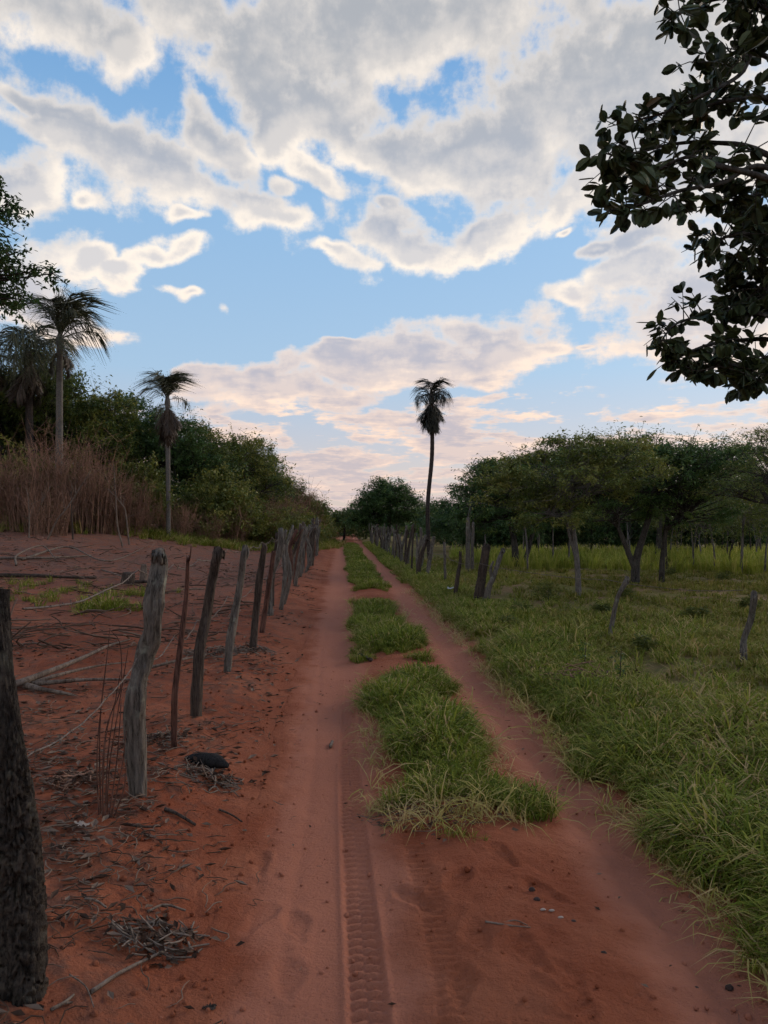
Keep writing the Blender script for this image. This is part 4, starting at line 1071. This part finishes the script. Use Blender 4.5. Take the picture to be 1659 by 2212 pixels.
def scatter(name, P, scale, coll, tilt=.12, seed=0, lay=None, **kw):
    """one object that repeats small pieces over the ground"""
    rng = np.random.default_rng(seed); n = len(P)
    me = bpy.data.meshes.new(name); me.vertices.add(n); me.vertices.foreach_set('co', np.asarray(P, np.float32).ravel())
    rot = np.stack([rng.normal(0, tilt, n), rng.normal(0, tilt, n), rng.uniform(0, 6.283, n)], -1)
    a = me.attributes.new('rot', 'FLOAT_VECTOR', 'POINT'); a.data.foreach_set('vector', rot.astype(np.float32).ravel())
    a = me.attributes.new('scl', 'FLOAT', 'POINT'); a.data.foreach_set('value', np.asarray(scale, np.float32))
    a = me.attributes.new('pick', 'INT', 'POINT'); a.data.foreach_set('value', rng.integers(0, len(coll.objects), n).astype(np.int32))
    o = obj(name, me, **kw)
    g = bpy.data.node_groups.new(name, 'GeometryNodeTree')
    g.interface.new_socket('Geometry', in_out='INPUT', socket_type='NodeSocketGeometry')
    g.interface.new_socket('Geometry', in_out='OUTPUT', socket_type='NodeSocketGeometry')
    N = g.nodes.new; L = g.links.new
    gi, go, ip, ci, m2p = N('NodeGroupInput'), N('NodeGroupOutput'), N('GeometryNodeInstanceOnPoints'), N('GeometryNodeCollectionInfo'), N('GeometryNodeMeshToPoints')
    ci.inputs['Collection'].default_value = coll; ci.inputs['Separate Children'].default_value = True; ci.inputs['Reset Children'].default_value = True
    def at_(nm, ty):
        q = N('GeometryNodeInputNamedAttribute'); q.data_type = ty; q.inputs['Name'].default_value = nm; return [s for s in q.outputs if s.enabled and s.name == 'Attribute'][0]
    L(gi.outputs[0], m2p.inputs[0]); L(m2p.outputs[0], ip.inputs['Points']); L(ci.outputs[0], ip.inputs['Instance'])
    ip.inputs['Pick Instance'].default_value = True
    L(at_('pick', 'INT'), ip.inputs['Instance Index']); L(at_('scl', 'FLOAT'), ip.inputs['Scale'])
    e2r = N('FunctionNodeEulerToRotation'); L(at_('rot', 'FLOAT_VECTOR'), e2r.inputs[0]); L(e2r.outputs[0], ip.inputs['Rotation'])
    L(ip.outputs[0], go.inputs[0])
    md = o.modifiers.new('scatter', 'NODES'); md.node_group = g
    return o

lush = source('lush_grass', [tuft(600 + i, 30, .18, .085, .85, M['grass'], .0045, .10) for i in range(7)])
wild = source('wild_grass', [tuft(620 + i, 34, .23, .10, .90, M['grass'], .0046, .24) for i in range(7)])
tall = source('tall_grass', [tuft(640 + i, 30, .55, .14, .35, M['grass_tall'], .009, .10) for i in range(5)])
short = source('short_grass', [tuft(660 + i, 30, .085, .09, .7, M['grass_dull'], .005, .22) for i in range(6)])

def area(n, u0, u1, y0, y1, seed, power=1.0):
    rng = np.random.default_rng(seed); f = rng.uniform(0, 1, n)
    y = y0 * (y1 / y0) ** f if power else y0 + (y1 - y0) * f
    u = rng.uniform(u0, u1, n); return u, y, rng

def strip(name, y0, y1, ul, ur, n, seed, label, taper0=.5, taper1=.3):
    rng = np.random.default_rng(seed); y = rng.uniform(y0 - .1, y1 + .1, n); u = rng.uniform(ul - .15, ur + .15, n)
    cy = np.minimum((y - y0) / taper0, (y1 - y) / taper1); cu = np.minimum((u - ul) / .18, (ur - u) / .22)
    x = u - LEAN * y
    e = np.minimum(np.minimum(cy, cu), 1) + 1.5 * fbm(x * 2.2, y * 1.6, seed, 4)
    k = e > rng.uniform(.1, .45, len(e))
    x, y, e = x[k], y[k], e[k]
    sc_ = np.clip(.35 + .5 * e, .25, 1.15) * rng.uniform(.55, 1.3, len(x))
    return scatter(name, np.stack([x, y, height(x, y) + .0], -1), sc_, lush, .14, seed, label=label, cat='grass', kind='stuff')
strip('median_grass', 4.25, 8.05, .22, 1.02, 1900, 1, 'nearest patch of green grass between the wheel ruts, ragged at its near end', .9, .25)
strip('median_grass', 9.0, 15.6, .20, 1.04, 2200, 2, 'middle patch of green grass between the ruts beyond the bare crossing', .35, .5)
strip('median_grass', 17.6, 56, .20, 1.12, 5200, 3, 'long far strip of grass between the ruts running to the track end', .6, .5)

# verge along the right-hand rut
u, y, rng = area(15000, 1.52, 5.2, 2.0, 26, 10)
x = u - LEAN * y
edge = 1.60 + .16 * fbm(x * .5 + 3, y * 1.6, 12, 4) * 1.6
dens = np.clip((u - edge) / .18, 0, 1) * np.clip((3.1 + .6 * fbm(y * .5, u, 4, 2) - u) / 1.0, .06, 1) * sst(-.55, .1, fbm(x * 1.4, y * 1.4, 14, 3) + .25)
k = rng.uniform(0, 1, len(u)) < dens
x, y, u, edge = x[k], y[k], u[k], edge[k]
sc_ = rng.uniform(.55, 1.15, len(x)) * (.5 + .5 * sst(0, .35, u - edge)) * (1 + .35 * fbm(x * .8, y * .8, 15, 2)) * np.where(y > 12, .9, 1)
scatter('verge_grass', np.stack([x, y, height(x, y)], -1), sc_, wild, .16, 11, label='rough green and straw grass verge along the right-hand rut', cat='grass', kind='stuff')
u, y, rng = area(2600, 1.66, 2.9, 26, 60, 17); x = u - LEAN * y
scatter('verge_grass', np.stack([x, y, height(x, y)], -1), rng.uniform(.7, 1.2, len(x)), lush, .16, 12, label='low far grass verge under the receding right fence', cat='grass', kind='stuff')

# trodden straw along the edges of the grass
straw = source('straw', [tuft(680 + i, 9, .15, .05, 1.7, M['grass'], .0034, 1.0) for i in range(5)])
rng = np.random.default_rng(25); n = 620; y = 2.4 * (18 / 2.4) ** rng.uniform(0, 1, n); side = rng.integers(0, 4, n)
u = np.where(side < 2, 1.60 + .1 * np.abs(rng.normal(0, 1, n)) - .10, np.where(side == 2, .22, 1.05) + rng.normal(0, .05, n))
k = (side < 2) | (((y > 4.2) & (y < 8.1)) | ((y > 9) & (y < 15.6))); u, y = u[k], y[k]; x = u - LEAN * y
x2, y2 = rng.uniform(.05, .75, 60), rng.uniform(4.0, 4.6, 60); x, y = np.append(x, x2), np.append(y, y2)
scatter('straw_litter', np.stack([x, y, height(x, y) + .012], -1), rng.uniform(.35, 1.0, len(x)), straw, .25, 26, label='dry straw lying along the edges of the grass beside the ruts', cat='straw', kind='stuff')

# pasture
u, y, rng = area(15000, 2.6, 15, 3.2, 34, 20); u = 2.4 + (u - 2.6) * np.clip(y / 14, .3, 1.8); x = u - LEAN * y
k = rng.uniform(0, 1, len(u)) < np.clip(.5 + 1.5 * fbm(x * .35, y * .5, 22, 3), .05, 1)
x, y = x[k], y[k]
scatter('pasture_grass', np.stack([x, y, height(x, y)], -1), rng.uniform(.6, 1.5, len(x)) * (1 + .02 * y), short, .2, 21, label='short grazed grass of the open pasture on the right', cat='grass', kind='stuff')
u, y, rng = area(2600, 5.0, 28, 23.5, 36, 30, 0); x = u - LEAN * y
k = (fbm(x * .3, y * .3, 33, 3) > -.25) & (y > 24.5 + 1.5 * np.sin(x * .35))
x, y = x[k], y[k]
scatter('tall_grass', np.stack([x, y, height(x, y)], -1), rng.uniform(.7, 1.25, len(x)), tall, .1, 31, label='bright tall grass band in front of the pasture wood', cat='grass', kind='stuff')

# thin grass at the foot of the left wood and on the cleared field
rng = np.random.default_rng(40); q = rng.uniform(0, len(edge_line) - 1, 1500)
x = np.interp(q, range(len(ex)), ex) + rng.normal(0, .8, 1500) + .6; y = np.interp(q, range(len(ey)), ey) + rng.normal(-1.2, 1.0, 1500)
scatter('wood_edge_grass', np.stack([x, y, height(x, y)], -1), rng.uniform(.8, 2.2, 1500), wild, .15, 41, label='straggling grass along the foot of the left wood', cat='grass', kind='stuff')
for i, (X, Y, n, s_, lb) in enumerate([(232, 1318, 22, .30, 'small fresh green grass tuft on the cleared red field'), (110, 1282, 40, .8, 'thin low grass patch on the cleared field beyond the green tuft'), (55, 1300, 12, .35, 'scrap of grass beside the thin low patch'), (280, 1285, 14, .4, 'scrap of grass by the stump on the cleared field')]):
    g = gr(X, Y); rng = np.random.default_rng(50 + i); P = np.array(g) + rng.normal(0, s_, (n, 3)) * [1, .8, 0]; P[:, 2] = height(P[:, 0], P[:, 1])
    scatter('grass_tuft', P, rng.uniform(.8, 1.4, n) * (1.2 if i == 0 else .8), lush, .2, 51 + i, label=lb, cat='grass', kind='stuff')
g = gr(975, 1806); P = np.array([[g.x + dx, g.y + dy, 0] for dx, dy in ((0, 0), (.05, -.02), (.10, -.05), (-.04, .02), (.16, -.07))]); P[:, 2] = height(P[:, 0], P[:, 1])
scatter('grass_tuft', P, np.array([.32, .35, .25, .22, .2]), lush, .4, 57, label='tiny lone grass sprig on bare soil before the nearest patch', cat='grass', kind='stuff')

# ------------------------------------------------------------------ litter on the ground
def twig_piece(seed):
    rng = np.random.default_rng(seed); mb = MB(); l = rng.uniform(.02, .09)
    tube(mb, [(-l, 0, .003), (-l * .3, rng.normal(0, .015), .008), (l * .4, rng.normal(0, .015), .005), (l, rng.normal(0, .02), .008)], [.0016, .0024, .002, .001], 4, 6, tint=rng.uniform(.2, 1))
    return mb.mesh('twig', M['litter'], True)
def curled_leaf(seed):
    rng = np.random.default_rng(seed); mb = MB(); l = rng.uniform(.02, .04); w_ = l * .4
    mb.add([(-l, 0, .006), (0, w_, .012), (l, 0, .010), (0, -w_, .011), (0, 0, .002)], None, [[0, 4, 1], [1, 4, 2], [2, 4, 3], [3, 4, 0]], rng.uniform(.1, 1)); return mb.mesh('dead_leaf', M['litter'], False)
def clod(seed):
    rng = np.random.default_rng(seed); mb = MB(); r = rng.uniform(.006, .014)
    tube(mb, [(0, 0, -r), (0, 0, -r * .3), (r * .2, 0, r * .5), (0, 0, r)], [r * .6, r * 1.2, r, r * .4], 7, 5, .3, seed); return mb.mesh('clod', M['soil'], True)
lit = source('litter', [twig_piece(700 + i) for i in range(8)] + [curled_leaf(720 + i) for i in range(6)])
cl_ = source('clods', [clod(740 + i) for i in range(5)])
u, y, rng = area(16000, -9, -.35, 1.9, 26, 60); u = -.35 + (u + .35) * np.clip(y / 12, .25, 1.6); x = u - LEAN * y
k = rng.uniform(0, 1, len(u)) < np.clip(sst(-.35, -.9, u) * (.45 + 1.5 * fbm(x * 1.1, y * 1.1, 62, 3)), .03, 1)
x, y = x[k], y[k]
scatter('ground_litter', np.stack([x, y, height(x, y) + .008], -1), rng.uniform(.6, 1.3, len(x)) * (1 + .04 * y), lit, .12, 61, label='scattered dry twigs and dead leaves on the red soil left of the track', cat='litter', kind='stuff')
u, y, rng = area(520, -.4, 1.75, 2.0, 14, 64); x = u - LEAN * y
k = rng.uniform(0, 1, len(u)) < .5 * np.abs(u - .6); x, y = x[k], y[k]
scatter('ground_litter', np.stack([x, y, height(x, y) + .012], -1), rng.uniform(.3, .7, len(x)), lit, .12, 65, label='sparse straw bits and leaf crumbs lying on the bare track', cat='litter', kind='stuff')
u, y, rng = area(3000, -4, 1.6, 1.8, 9, 66); x = u - LEAN * y
k = rng.uniform(0, 1, len(u)) < np.where(u < -.4, .9, .5); x, y = x[k], y[k]
scatter('soil_crumbs', np.stack([x, y, height(x, y) + .004], -1), rng.uniform(.35, 1.1, len(x)) ** 1.6, cl_, .6, 67, label='small crumbs of red earth strewn over the near ground', cat='soil', kind='stuff')

u, y, rng = area(1300, -16, -1.6, 9, 31, 68); u = -1.6 + (u + 1.6) * np.clip(y / 24, .35, 1.2); x = u - LEAN * y
k = rng.uniform(0, 1, len(u)) < np.clip(.5 + 1.3 * fbm(x * .5, y * .5, 69, 3), .05, 1); x, y = x[k], y[k]
brush = source('brush', [twig_piece(760 + i) for i in range(8)])
scatter('brush_litter', np.stack([x, y, height(x, y) + .02], -1), rng.uniform(1.5, 6, len(x)), brush, .22, 69, label='grey brushwood strewn over the far part of the cleared field', cat='brushwood', kind='stuff')

# fallen branches and sticks, each by itself
def c4(x, y): return (.3646 * x, 1123 + .3646 * y)
def c6(x, y): return (x / 1.843 * .864, (1900 + y / 1.843) * .864)
def c7(x, y): return ((800 + x / 1.481) * .864, (1600 + y / 1.481) * .864)
def stick(name, label, limbs, mat, cat='branch', lift=0.0, group=None):
    """limbs: (measured polyline on the ground, r0, r1, arch)"""
    g0 = gr(*limbs[0][0][0]); t = empty(name, g0, label=label, cat=cat, group=group)
    for i, (pts, r0, r1, arch) in enumerate(limbs):
        P = [gr(*p) for p in pts]; n = len(P)
        P = [np.array(p - g0) + [0, 0, (r0 + (r1 - r0) * j / max(1, n - 1)) * .7 + arch * math.sin(math.pi * j / max(1, n - 1)) + .01] for j, p in enumerate(P)]
        mb = MB(); tube(mb, P, np.linspace(r0, r1, n), 7, 8 * n, .15, i + len(label), .1); mb.build('limb' if len(limbs) > 1 else 'stem', mat, t)
    return t
stick('fallen_branch', 'forked pale fallen branch fanning out across the red field behind the posts',
      [([c4(60, 1005), c4(190, 985), c4(480, 870), c4(640, 780), c4(770, 715)], .035, .008, .06), ([c4(190, 985), c4(350, 960), c4(560, 905), c4(760, 850)], .022, .006, .05),
       ([c4(190, 990), c4(330, 1000), c4(560, 980), c4(880, 958)], .026, .008, .04), ([c4(150, 1000), c4(250, 1020), c4(430, 1050)], .03, .012, .0)], M['twig_grey'])
stick('fallen_branch', 'straight pale stick lying behind the thin reddish stake', [([c4(890, 888), c4(1060, 860), c4(1255, 800)], .016, .008, .03)], M['twig_grey'])
stick('fallen_branch', 'long dark pole lying flat across the cleared field', [([c4(-40, 340), c4(180, 350), c4(370, 352), c4(570, 350)], .05, .03, .02)], M['post_dark'])
stick('fallen_branch', 'pale arched dead branch bowing above the cleared field', [([c4(95, 275), c4(105, 235), c4(250, 175), c4(340, 160)], .03, .015, .12), ([c4(130, 242), c4(400, 182), c4(640, 140), c4(880, 152)], .035, .01, .10)], M['twig_grey'])
stick('fallen_branch', 'grey pole lying near the pale arched branch', [([c4(-40, 235), c4(300, 238), c4(540, 216)], .04, .02, .03)], M['twig_grey'])
stick('fallen_branch', 'short grey stick behind the dark leaning post', [([c4(960, 442), c4(1090, 425), c4(1210, 414)], .022, .012, .02)], M['twig_grey'])
stick('fallen_branch', 'thin bowed branch near the foot of the wood', [([c4(600, 300), c4(700, 345), c4(760, 360)], .02, .01, .05)], M['twig_grey'])
stick('stick', 'long straight grey stick poking out of the debris heap', [([c6(420, 1092), c6(560, 1010), c6(770, 890)], .008, .005, .01)], M['twig_grey'], 'stick')
stick('stick', 'small pale forked stick on the soil beside the black-barked post', [([c6(235, 1172), c6(300, 1140), c6(340, 1100)], .006, .004, .004), ([c6(300, 1140), c6(333, 1135)], .005, .003, 0)], M['twig_grey'], 'stick')
stick('stick', 'thin stem lying past the debris heap towards the post', [([c6(320, 1005), c6(395, 1070), c6(432, 1155)], .003, .002, .006)], M['twig_grey'], 'stick')
stick('stick', 'bent pale stick above the debris heap', [([c6(680, 715), c6(760, 690), c6(855, 708)], .006, .004, .006)], M['twig_grey'], 'stick')
stick('stick', 'short pale stick between the thin stems and the debris heap', [([c6(390, 655), c6(440, 668), c6(490, 695)], .006, .004, .004)], M['twig_grey'], 'stick')
stick('stick', 'dark stick on the soil at the foot of the kinked grey post', [([c6(760, 240), c6(820, 268), c6(900, 312)], .010, .007, .004)], M['post_dark'], 'stick')
stick('stick', 'curved dark stick below the thin dry stems', [([c6(590, 312), c6(660, 325), c6(740, 318)], .008, .005, .004)], M['post_dark'], 'stick')
stick('stick', 'stick pointing down the bank towards the track', [([c6(1010, 240), c6(1070, 268), c6(1115, 295)], .006, .004, .003)], M['post_dark'], 'stick')
stick('stick', 'thin straight twig lying on a footprint in the track', [([c7(612, 1055), c7(700, 1072), c7(780, 1075)], .004, .002, .004), ([c7(660, 1065), c7(720, 1052), c7(770, 1068)], .003, .002, .003)], M['twig_grey'], 'stick')
stick('stick', 'white stub of stick lying in the left rut', [([c7(38, 405), c7(46, 384)], .012, .011, .0)], M['twig_grey'], 'stick')
stick('stick', 'dead grey branch stub at the near edge of the middle grass patch', [([c7(145, 66), c7(190, 82)], .03, .02, .0)], M['post_dark'], 'stick')
stick('stick', 'straw-coloured dead stems splayed beside the nearest grass patch', [([c7(610, 585), c7(690, 592), c7(785, 600)], .004, .002, .006), ([c7(600, 578), c7(625, 600), c7(632, 615)], .004, .002, .006), ([c7(620, 580), c7(700, 605), c7(740, 598)], .004, .002, .01)], M['twig_grey'], 'stick')

def rough_lump(name, label, cat, p, rx, ry, rz_, mat, seed, group=None):
    mb = MB(); tube(mb, [(-rx, 0, rz_ * .5), (-rx * .5, 0, rz_ * .6), (rx * .3, ry * .1, rz_ * .65), (rx, 0, rz_ * .5)], [rz_ * .35, rz_ * .9, rz_, rz_ * .3], 9, 12, .35, seed, .2)
    V = mb.V[0]; V[:, 1] *= ry / rz_
    return mb.build(name, mat, None, loc=p, label=label, cat=cat, group=group)
rough_lump('charred_log', 'short charred black log lying below the reddish stake', 'log', gr(*c4(1225, 1455)), .17, .06, .045, M['char'], 3).rotation_euler = (0, 0, -.5)
t = empty('stump', gr(*c4(760, 385)), label='low dark cut stump on the cleared field', cat='stump')
mb = MB(); tube(mb, [(0, 0, -.1), (0, 0, .12), (.02, 0, .26)], [.20, .15, .14], 12, 12, .2, 4, .25); mb.build('trunk', M['post_dark'], t)
mb = MB(); tube(mb, [(.05, 0, .05), (.35, .1, .06), (.6, .15, .0)], [.06, .04, .02], 6, 8, .2, 5); mb.build('root', M['post_dark'], t)
t = empty('stump', gr(*c4(845, 372)), label='small pale broken stump beside the dark one', cat='stump')
mb = MB(); tube(mb, [(0, 0, -.1), (.02, 0, .2), (.03, 0, .42)], [.10, .085, .06], 10, 12, .25, 6, .3); mb.build('trunk', M['twig_grey'], t)

def heap(label, X, Y, r, n, mat, seed, name='debris_heap', thick=.004, hgt=.05):
    rng = np.random.default_rng(seed); g = gr(X, Y); t = empty(name, g, label=label, cat='debris'); mb = MB(); lb = MB()
    for i in range(n):
        a, q = rng.uniform(0, 6.28), r * math.sqrt(rng.uniform(0, 1)); p = np.array([math.cos(a) * q, math.sin(a) * q * .8, rng.uniform(.005, hgt) * (1 - q / r * .8)])
        v = rng.normal(0, 1, 3) * [1, 1, .25]; v *= rng.uniform(.2, .7) * r / np.linalg.norm(v)
        e0, e1 = p - v * .5, p + v * .5; e0[2] = max(e0[2], .004); e1[2] = max(e1[2], .004)
        for e in (e0, p, e1): e[2] += hz(g.x + e[0], g.y + e[1]) - g.z
        tube(mb, [e0, p + rng.normal(0, .006, 3), e1], [thick, thick, thick * .5], 4, 5, cap=False, tint=rng.uniform(.3, 1))
    P = np.stack([rng.normal(0, r * .5, n * 2), rng.normal(0, r * .4, n * 2), np.zeros(n * 2)], -1); P[:, 2] = height(P[:, 0] + g.x, P[:, 1] + g.y) - g.z + rng.uniform(.005, hgt * .6, n * 2)
    V, Q = leaf_quads(P, .045, .5, rng, (0, .4)); lb.add(V, Q, None, rng.uniform(0, .8, n * 2))
    mb.build('twigs', mat, t); lb.build('dead_leaves', M['litter'], t, smooth=False)
heap('heap of dead grass and twigs on the soil near the black-barked post', *c6(740, 835), .17, 70, M['twig_grey'], 1)
heap('brush heap of roots around the foot of the thin reddish stake', *c4(930, 1300), .22, 60, M['twig_grey'], 2)
heap('dry roots and twigs behind the foot of the dark leaning post', *c4(1250, 800), .35, 60, M['twig_grey'], 3, thick=.006, hgt=.12)
heap('small dry brown weed heap left of the thin stems', *c4(440, 1545), .16, 60, M['twig_red'], 4)
heap('ashy twig litter below the charred log', *c4(1230, 1530), .22, 70, M['twig_grey'], 5)
heap('dry root tangle at the foot of the straight black-brown post', *c4(1480, 770), .3, 50, M['twig_grey'], 6, thick=.006, hgt=.08)
heap('dark dead twig tangle in the green verge', *c7(965, 180), .45, 120, M['twig_red'], 7, thick=.005, hgt=.30)
heap('straw litter at the ragged near end of the nearest grass patch', *c7(430, 640), .35, 60, M['twig_grey'], 8, thick=.002, hgt=.03)

# thin dry stems beside the kinked post
g = gr(*c4(620, 1755)); t = empty('dry_stem_plant', g, label='clump of thin upright leafless stems beside the kinked grey post', cat='plant')
for i, pts in enumerate([[(590, 1740), (575, 1500), (585, 1250), (630, 850), (652, 640)], [(600, 1740), (590, 1400), (600, 1100), (640, 760)], [(612, 1740), (610, 1450), (640, 1200), (715, 1000), (712, 740), (660, 660)],
                         [(622, 1740), (640, 1400), (680, 1100), (715, 900)], [(632, 1740), (650, 1450), (700, 1130), (760, 760)], [(640, 1740), (690, 1450), (712, 1180), (718, 1060)], [(650, 1740), (720, 1480), (748, 1250)], [(605, 1740), (625, 1300), (690, 1050)], [(660, 1745), (735, 1590), (750, 1420)]]):
    mb = MB(); P = []
    for j, q in enumerate(pts):
        p = at(*c4(*q), g.y + .05 * math.sin(i * 2 + j)) - g; P.append((p.x, p.y, p.z if j else -.03))
    tube(mb, P, np.linspace(.0045, .002, len(P)), 5, 18, .15, i); mb.build('stem', M['post_red'], t)
# dead saplings left standing before the wood
def c1(x, y): return (x * .482 * .864, (700 + y * .482) * .864)
for i, (pts, lb) in enumerate([([(240, 1335), (300, 1230), (350, 1170), (470, 980)], 'pale dead sapling leaning far over before the dry red shrubs'), ([(380, 1375), (372, 1250), (368, 1120)], 'thin dark dead sapling standing straight before the wood'),
                               ([(672, 1340), (655, 1200), (640, 1140), (560, 1050)], 'pale dead sapling bent left before the green bushes'), ([(150, 1335), (152, 1230), (146, 1120)], 'pale upright dead sapling among the dry red shrubs'),
                               ([(640, 1350), (610, 1240), (600, 1080), (590, 920)], 'tall thin grey dead sapling beside the bent pale one'), ([(200, 1335), (180, 1290), (215, 1180), (260, 1090)], 'crooked dead sapling beside the leaning pale one')]):
    d = 25.5 + (i % 3) * .8; p0 = at(*c1(*pts[0]), d); g = Vector((p0.x, d, hz(p0.x, d))); t = empty('dead_sapling', g, label=lb, cat='sapling'); mb = MB()
    P = [np.array(at(*c1(*q), d) - p0) for q in pts]; P[0] = P[0] + [0, 0, -.1]
    S = tube(mb, P, np.linspace(.035, .012, len(P)), 6, 16, .12, i); mb.build('stem', M['twig_grey'] if i != 1 else M['post_dark'], t); mb = MB(); rng = np.random.default_rng(90 + i)
    for q in range(7):
        e = S[rng.integers(5, 16)]; v = rng.normal(0, .3, 3); v[2] = abs(v[2]) + .15; tube(mb, [e, e + v * .5, e + v * 1.1], [.010, .008, .003], 4, 5, cap=False)
    mb.build('twig', M['twig_grey'] if i != 1 else M['post_dark'], t)
# weed stalks in the verge
for i, (X, Y, Y2, lb) in enumerate([(1262, 1460, 1385, 'short dark weed stalk standing in the verge grass'), (1338, 1490, 1395, 'tall thin weed stalk beside the dead twig tangle')]):
    g = gr(X, Y); t = empty('weed_stalk', g, label=lb, cat='weed'); top = at(X + 4, Y2, g.y) - g; mb = MB()
    tube(mb, [(0, 0, -.05), (.01, 0, top.z * .5), (top.x, 0, top.z)], [.006, .005, .002], 5, 10, .1, i); mb.build('stem', M['post_dark'], t)
    rng = np.random.default_rng(80 + i); P = np.stack([rng.normal(0, .03, 40), rng.normal(0, .03, 40), rng.uniform(.25, 1, 40) * top.z], -1); V, Q = leaf_quads(P, .05, .35, rng); mb = MB(); mb.add(V, Q, None, rng.uniform(0, .6, 40)); mb.build('leaves', M['leaf_cool'], t, smooth=False)

# pasture weeds
for i, (X, Y, s_) in enumerate([(1185, 1300, .45), (1350, 1300, .3), (1300, 1330, .22), (1560, 1260, .35), (1445, 1245, .3), (1130, 1330, .25), (1500, 1340, .25), (1390, 1410, .2), (1095, 1360, .2), (1620, 1320, .25)]):
    g = gr(X, Y); make_tree('pasture_weed', 'low dark green weed clump in the grazed pasture', 'plant', g, [(0, 0, s_ * .45, s_ * .6, s_ * .6, s_ * .45)], 22, 26, s_ * .35, .07, .28, M['leaf_bush'], [stem((0, 0, -.03), (0, 0, s_ * .4))], .008, M['trunk'], 830 + i, 'weed clumps in the pasture', tintmid=.35)

# scraps and stones
def plain(name, col, rough=.6, sub=0.0):
    m, k = material(name); pos = k.n('ShaderNodeTexCoord').outputs['Object']
    n = k.noise(pos, 30, 4, .6); c = k.mix(n, tuple(q * .75 for q in col), col); return finish(m, k, bsdf(k, c, rough, .3, bump(k, n, .4, .01)))
M['plastic'] = plain('white_plastic_film', (.62, .64, .66), .4); M['stone'] = plain('dark_stone', (.05, .03, .025), .9); M['bone'] = plain('pale_shell', (.42, .34, .28), .7)
def scrap(name, label, X, Y, s_, mat, seed, cat='litter', group=None):
    rng = np.random.default_rng(seed); g = gr(X, Y); n = 9; u_, v_ = np.meshgrid(np.linspace(-1, 1, n), np.linspace(-1, 1, n))
    z_ = np.abs(fbm(u_ * 2.2 + seed, v_ * 2.2, seed, 3)) * .9 + .1
    V = np.stack([u_ * s_ * (1 + .3 * fbm(v_ * 2, u_, seed + 1, 2)), v_ * s_ * .6, z_ * s_], -1).reshape(-1, 3)
    i, j = np.meshgrid(np.arange(n - 1), np.arange(n - 1), indexing='ij'); a = i * n + j; Q = np.stack([a, a + 1, a + n + 1, a + n], -1).reshape(-1, 4)
    return obj(name, mesh_from(name, V, Q, None, True, mat), None, g, label=label, cat=cat, group=group)
scrap('plastic_scrap', 'crumpled white plastic scrap at the edge of the verge', *c7(1330, 782), .045, M['plastic'], 5).location.z += .06
scrap('plastic_scrap', 'small white scrap at the foot of the slender curved stake', 975, 1285, .08, M['plastic'], 8).location.z += .12
scrap('dead_leaf', 'pinkish dry curled leaf on the soil by the thin stems', *c6(375, 305), .032, M['bone'], 6, 'leaf')
scrap('dead_leaf', 'brown curled leaf on the soil below the debris heap', *c6(965, 1148), .022, M['post_dark'], 9, 'leaf')
for i, (X, Y) in enumerate([c7(803, 966), c7(1392, 1300), c7(1516, 1293), c7(1050, 1167), c7(785, 930), c7(940, 1052)]):
    rough_lump('clod', 'small dark clod lying on the bare right half of the track', 'stone', gr(X, Y) + Vector((0, 0, -.002)), .014, .012, .011, M['stone'], 20 + i, 'dark clods on the track')
for i, (X, Y) in enumerate([c7(892, 1030), c7(858, 1004), c7(826, 1002)]):
    rough_lump('shell_bit', 'pale chip lying among the footprints of the track', 'stone', gr(X, Y), .012, .006, .005, M['bone'], 30 + i, 'pale chips on the track')
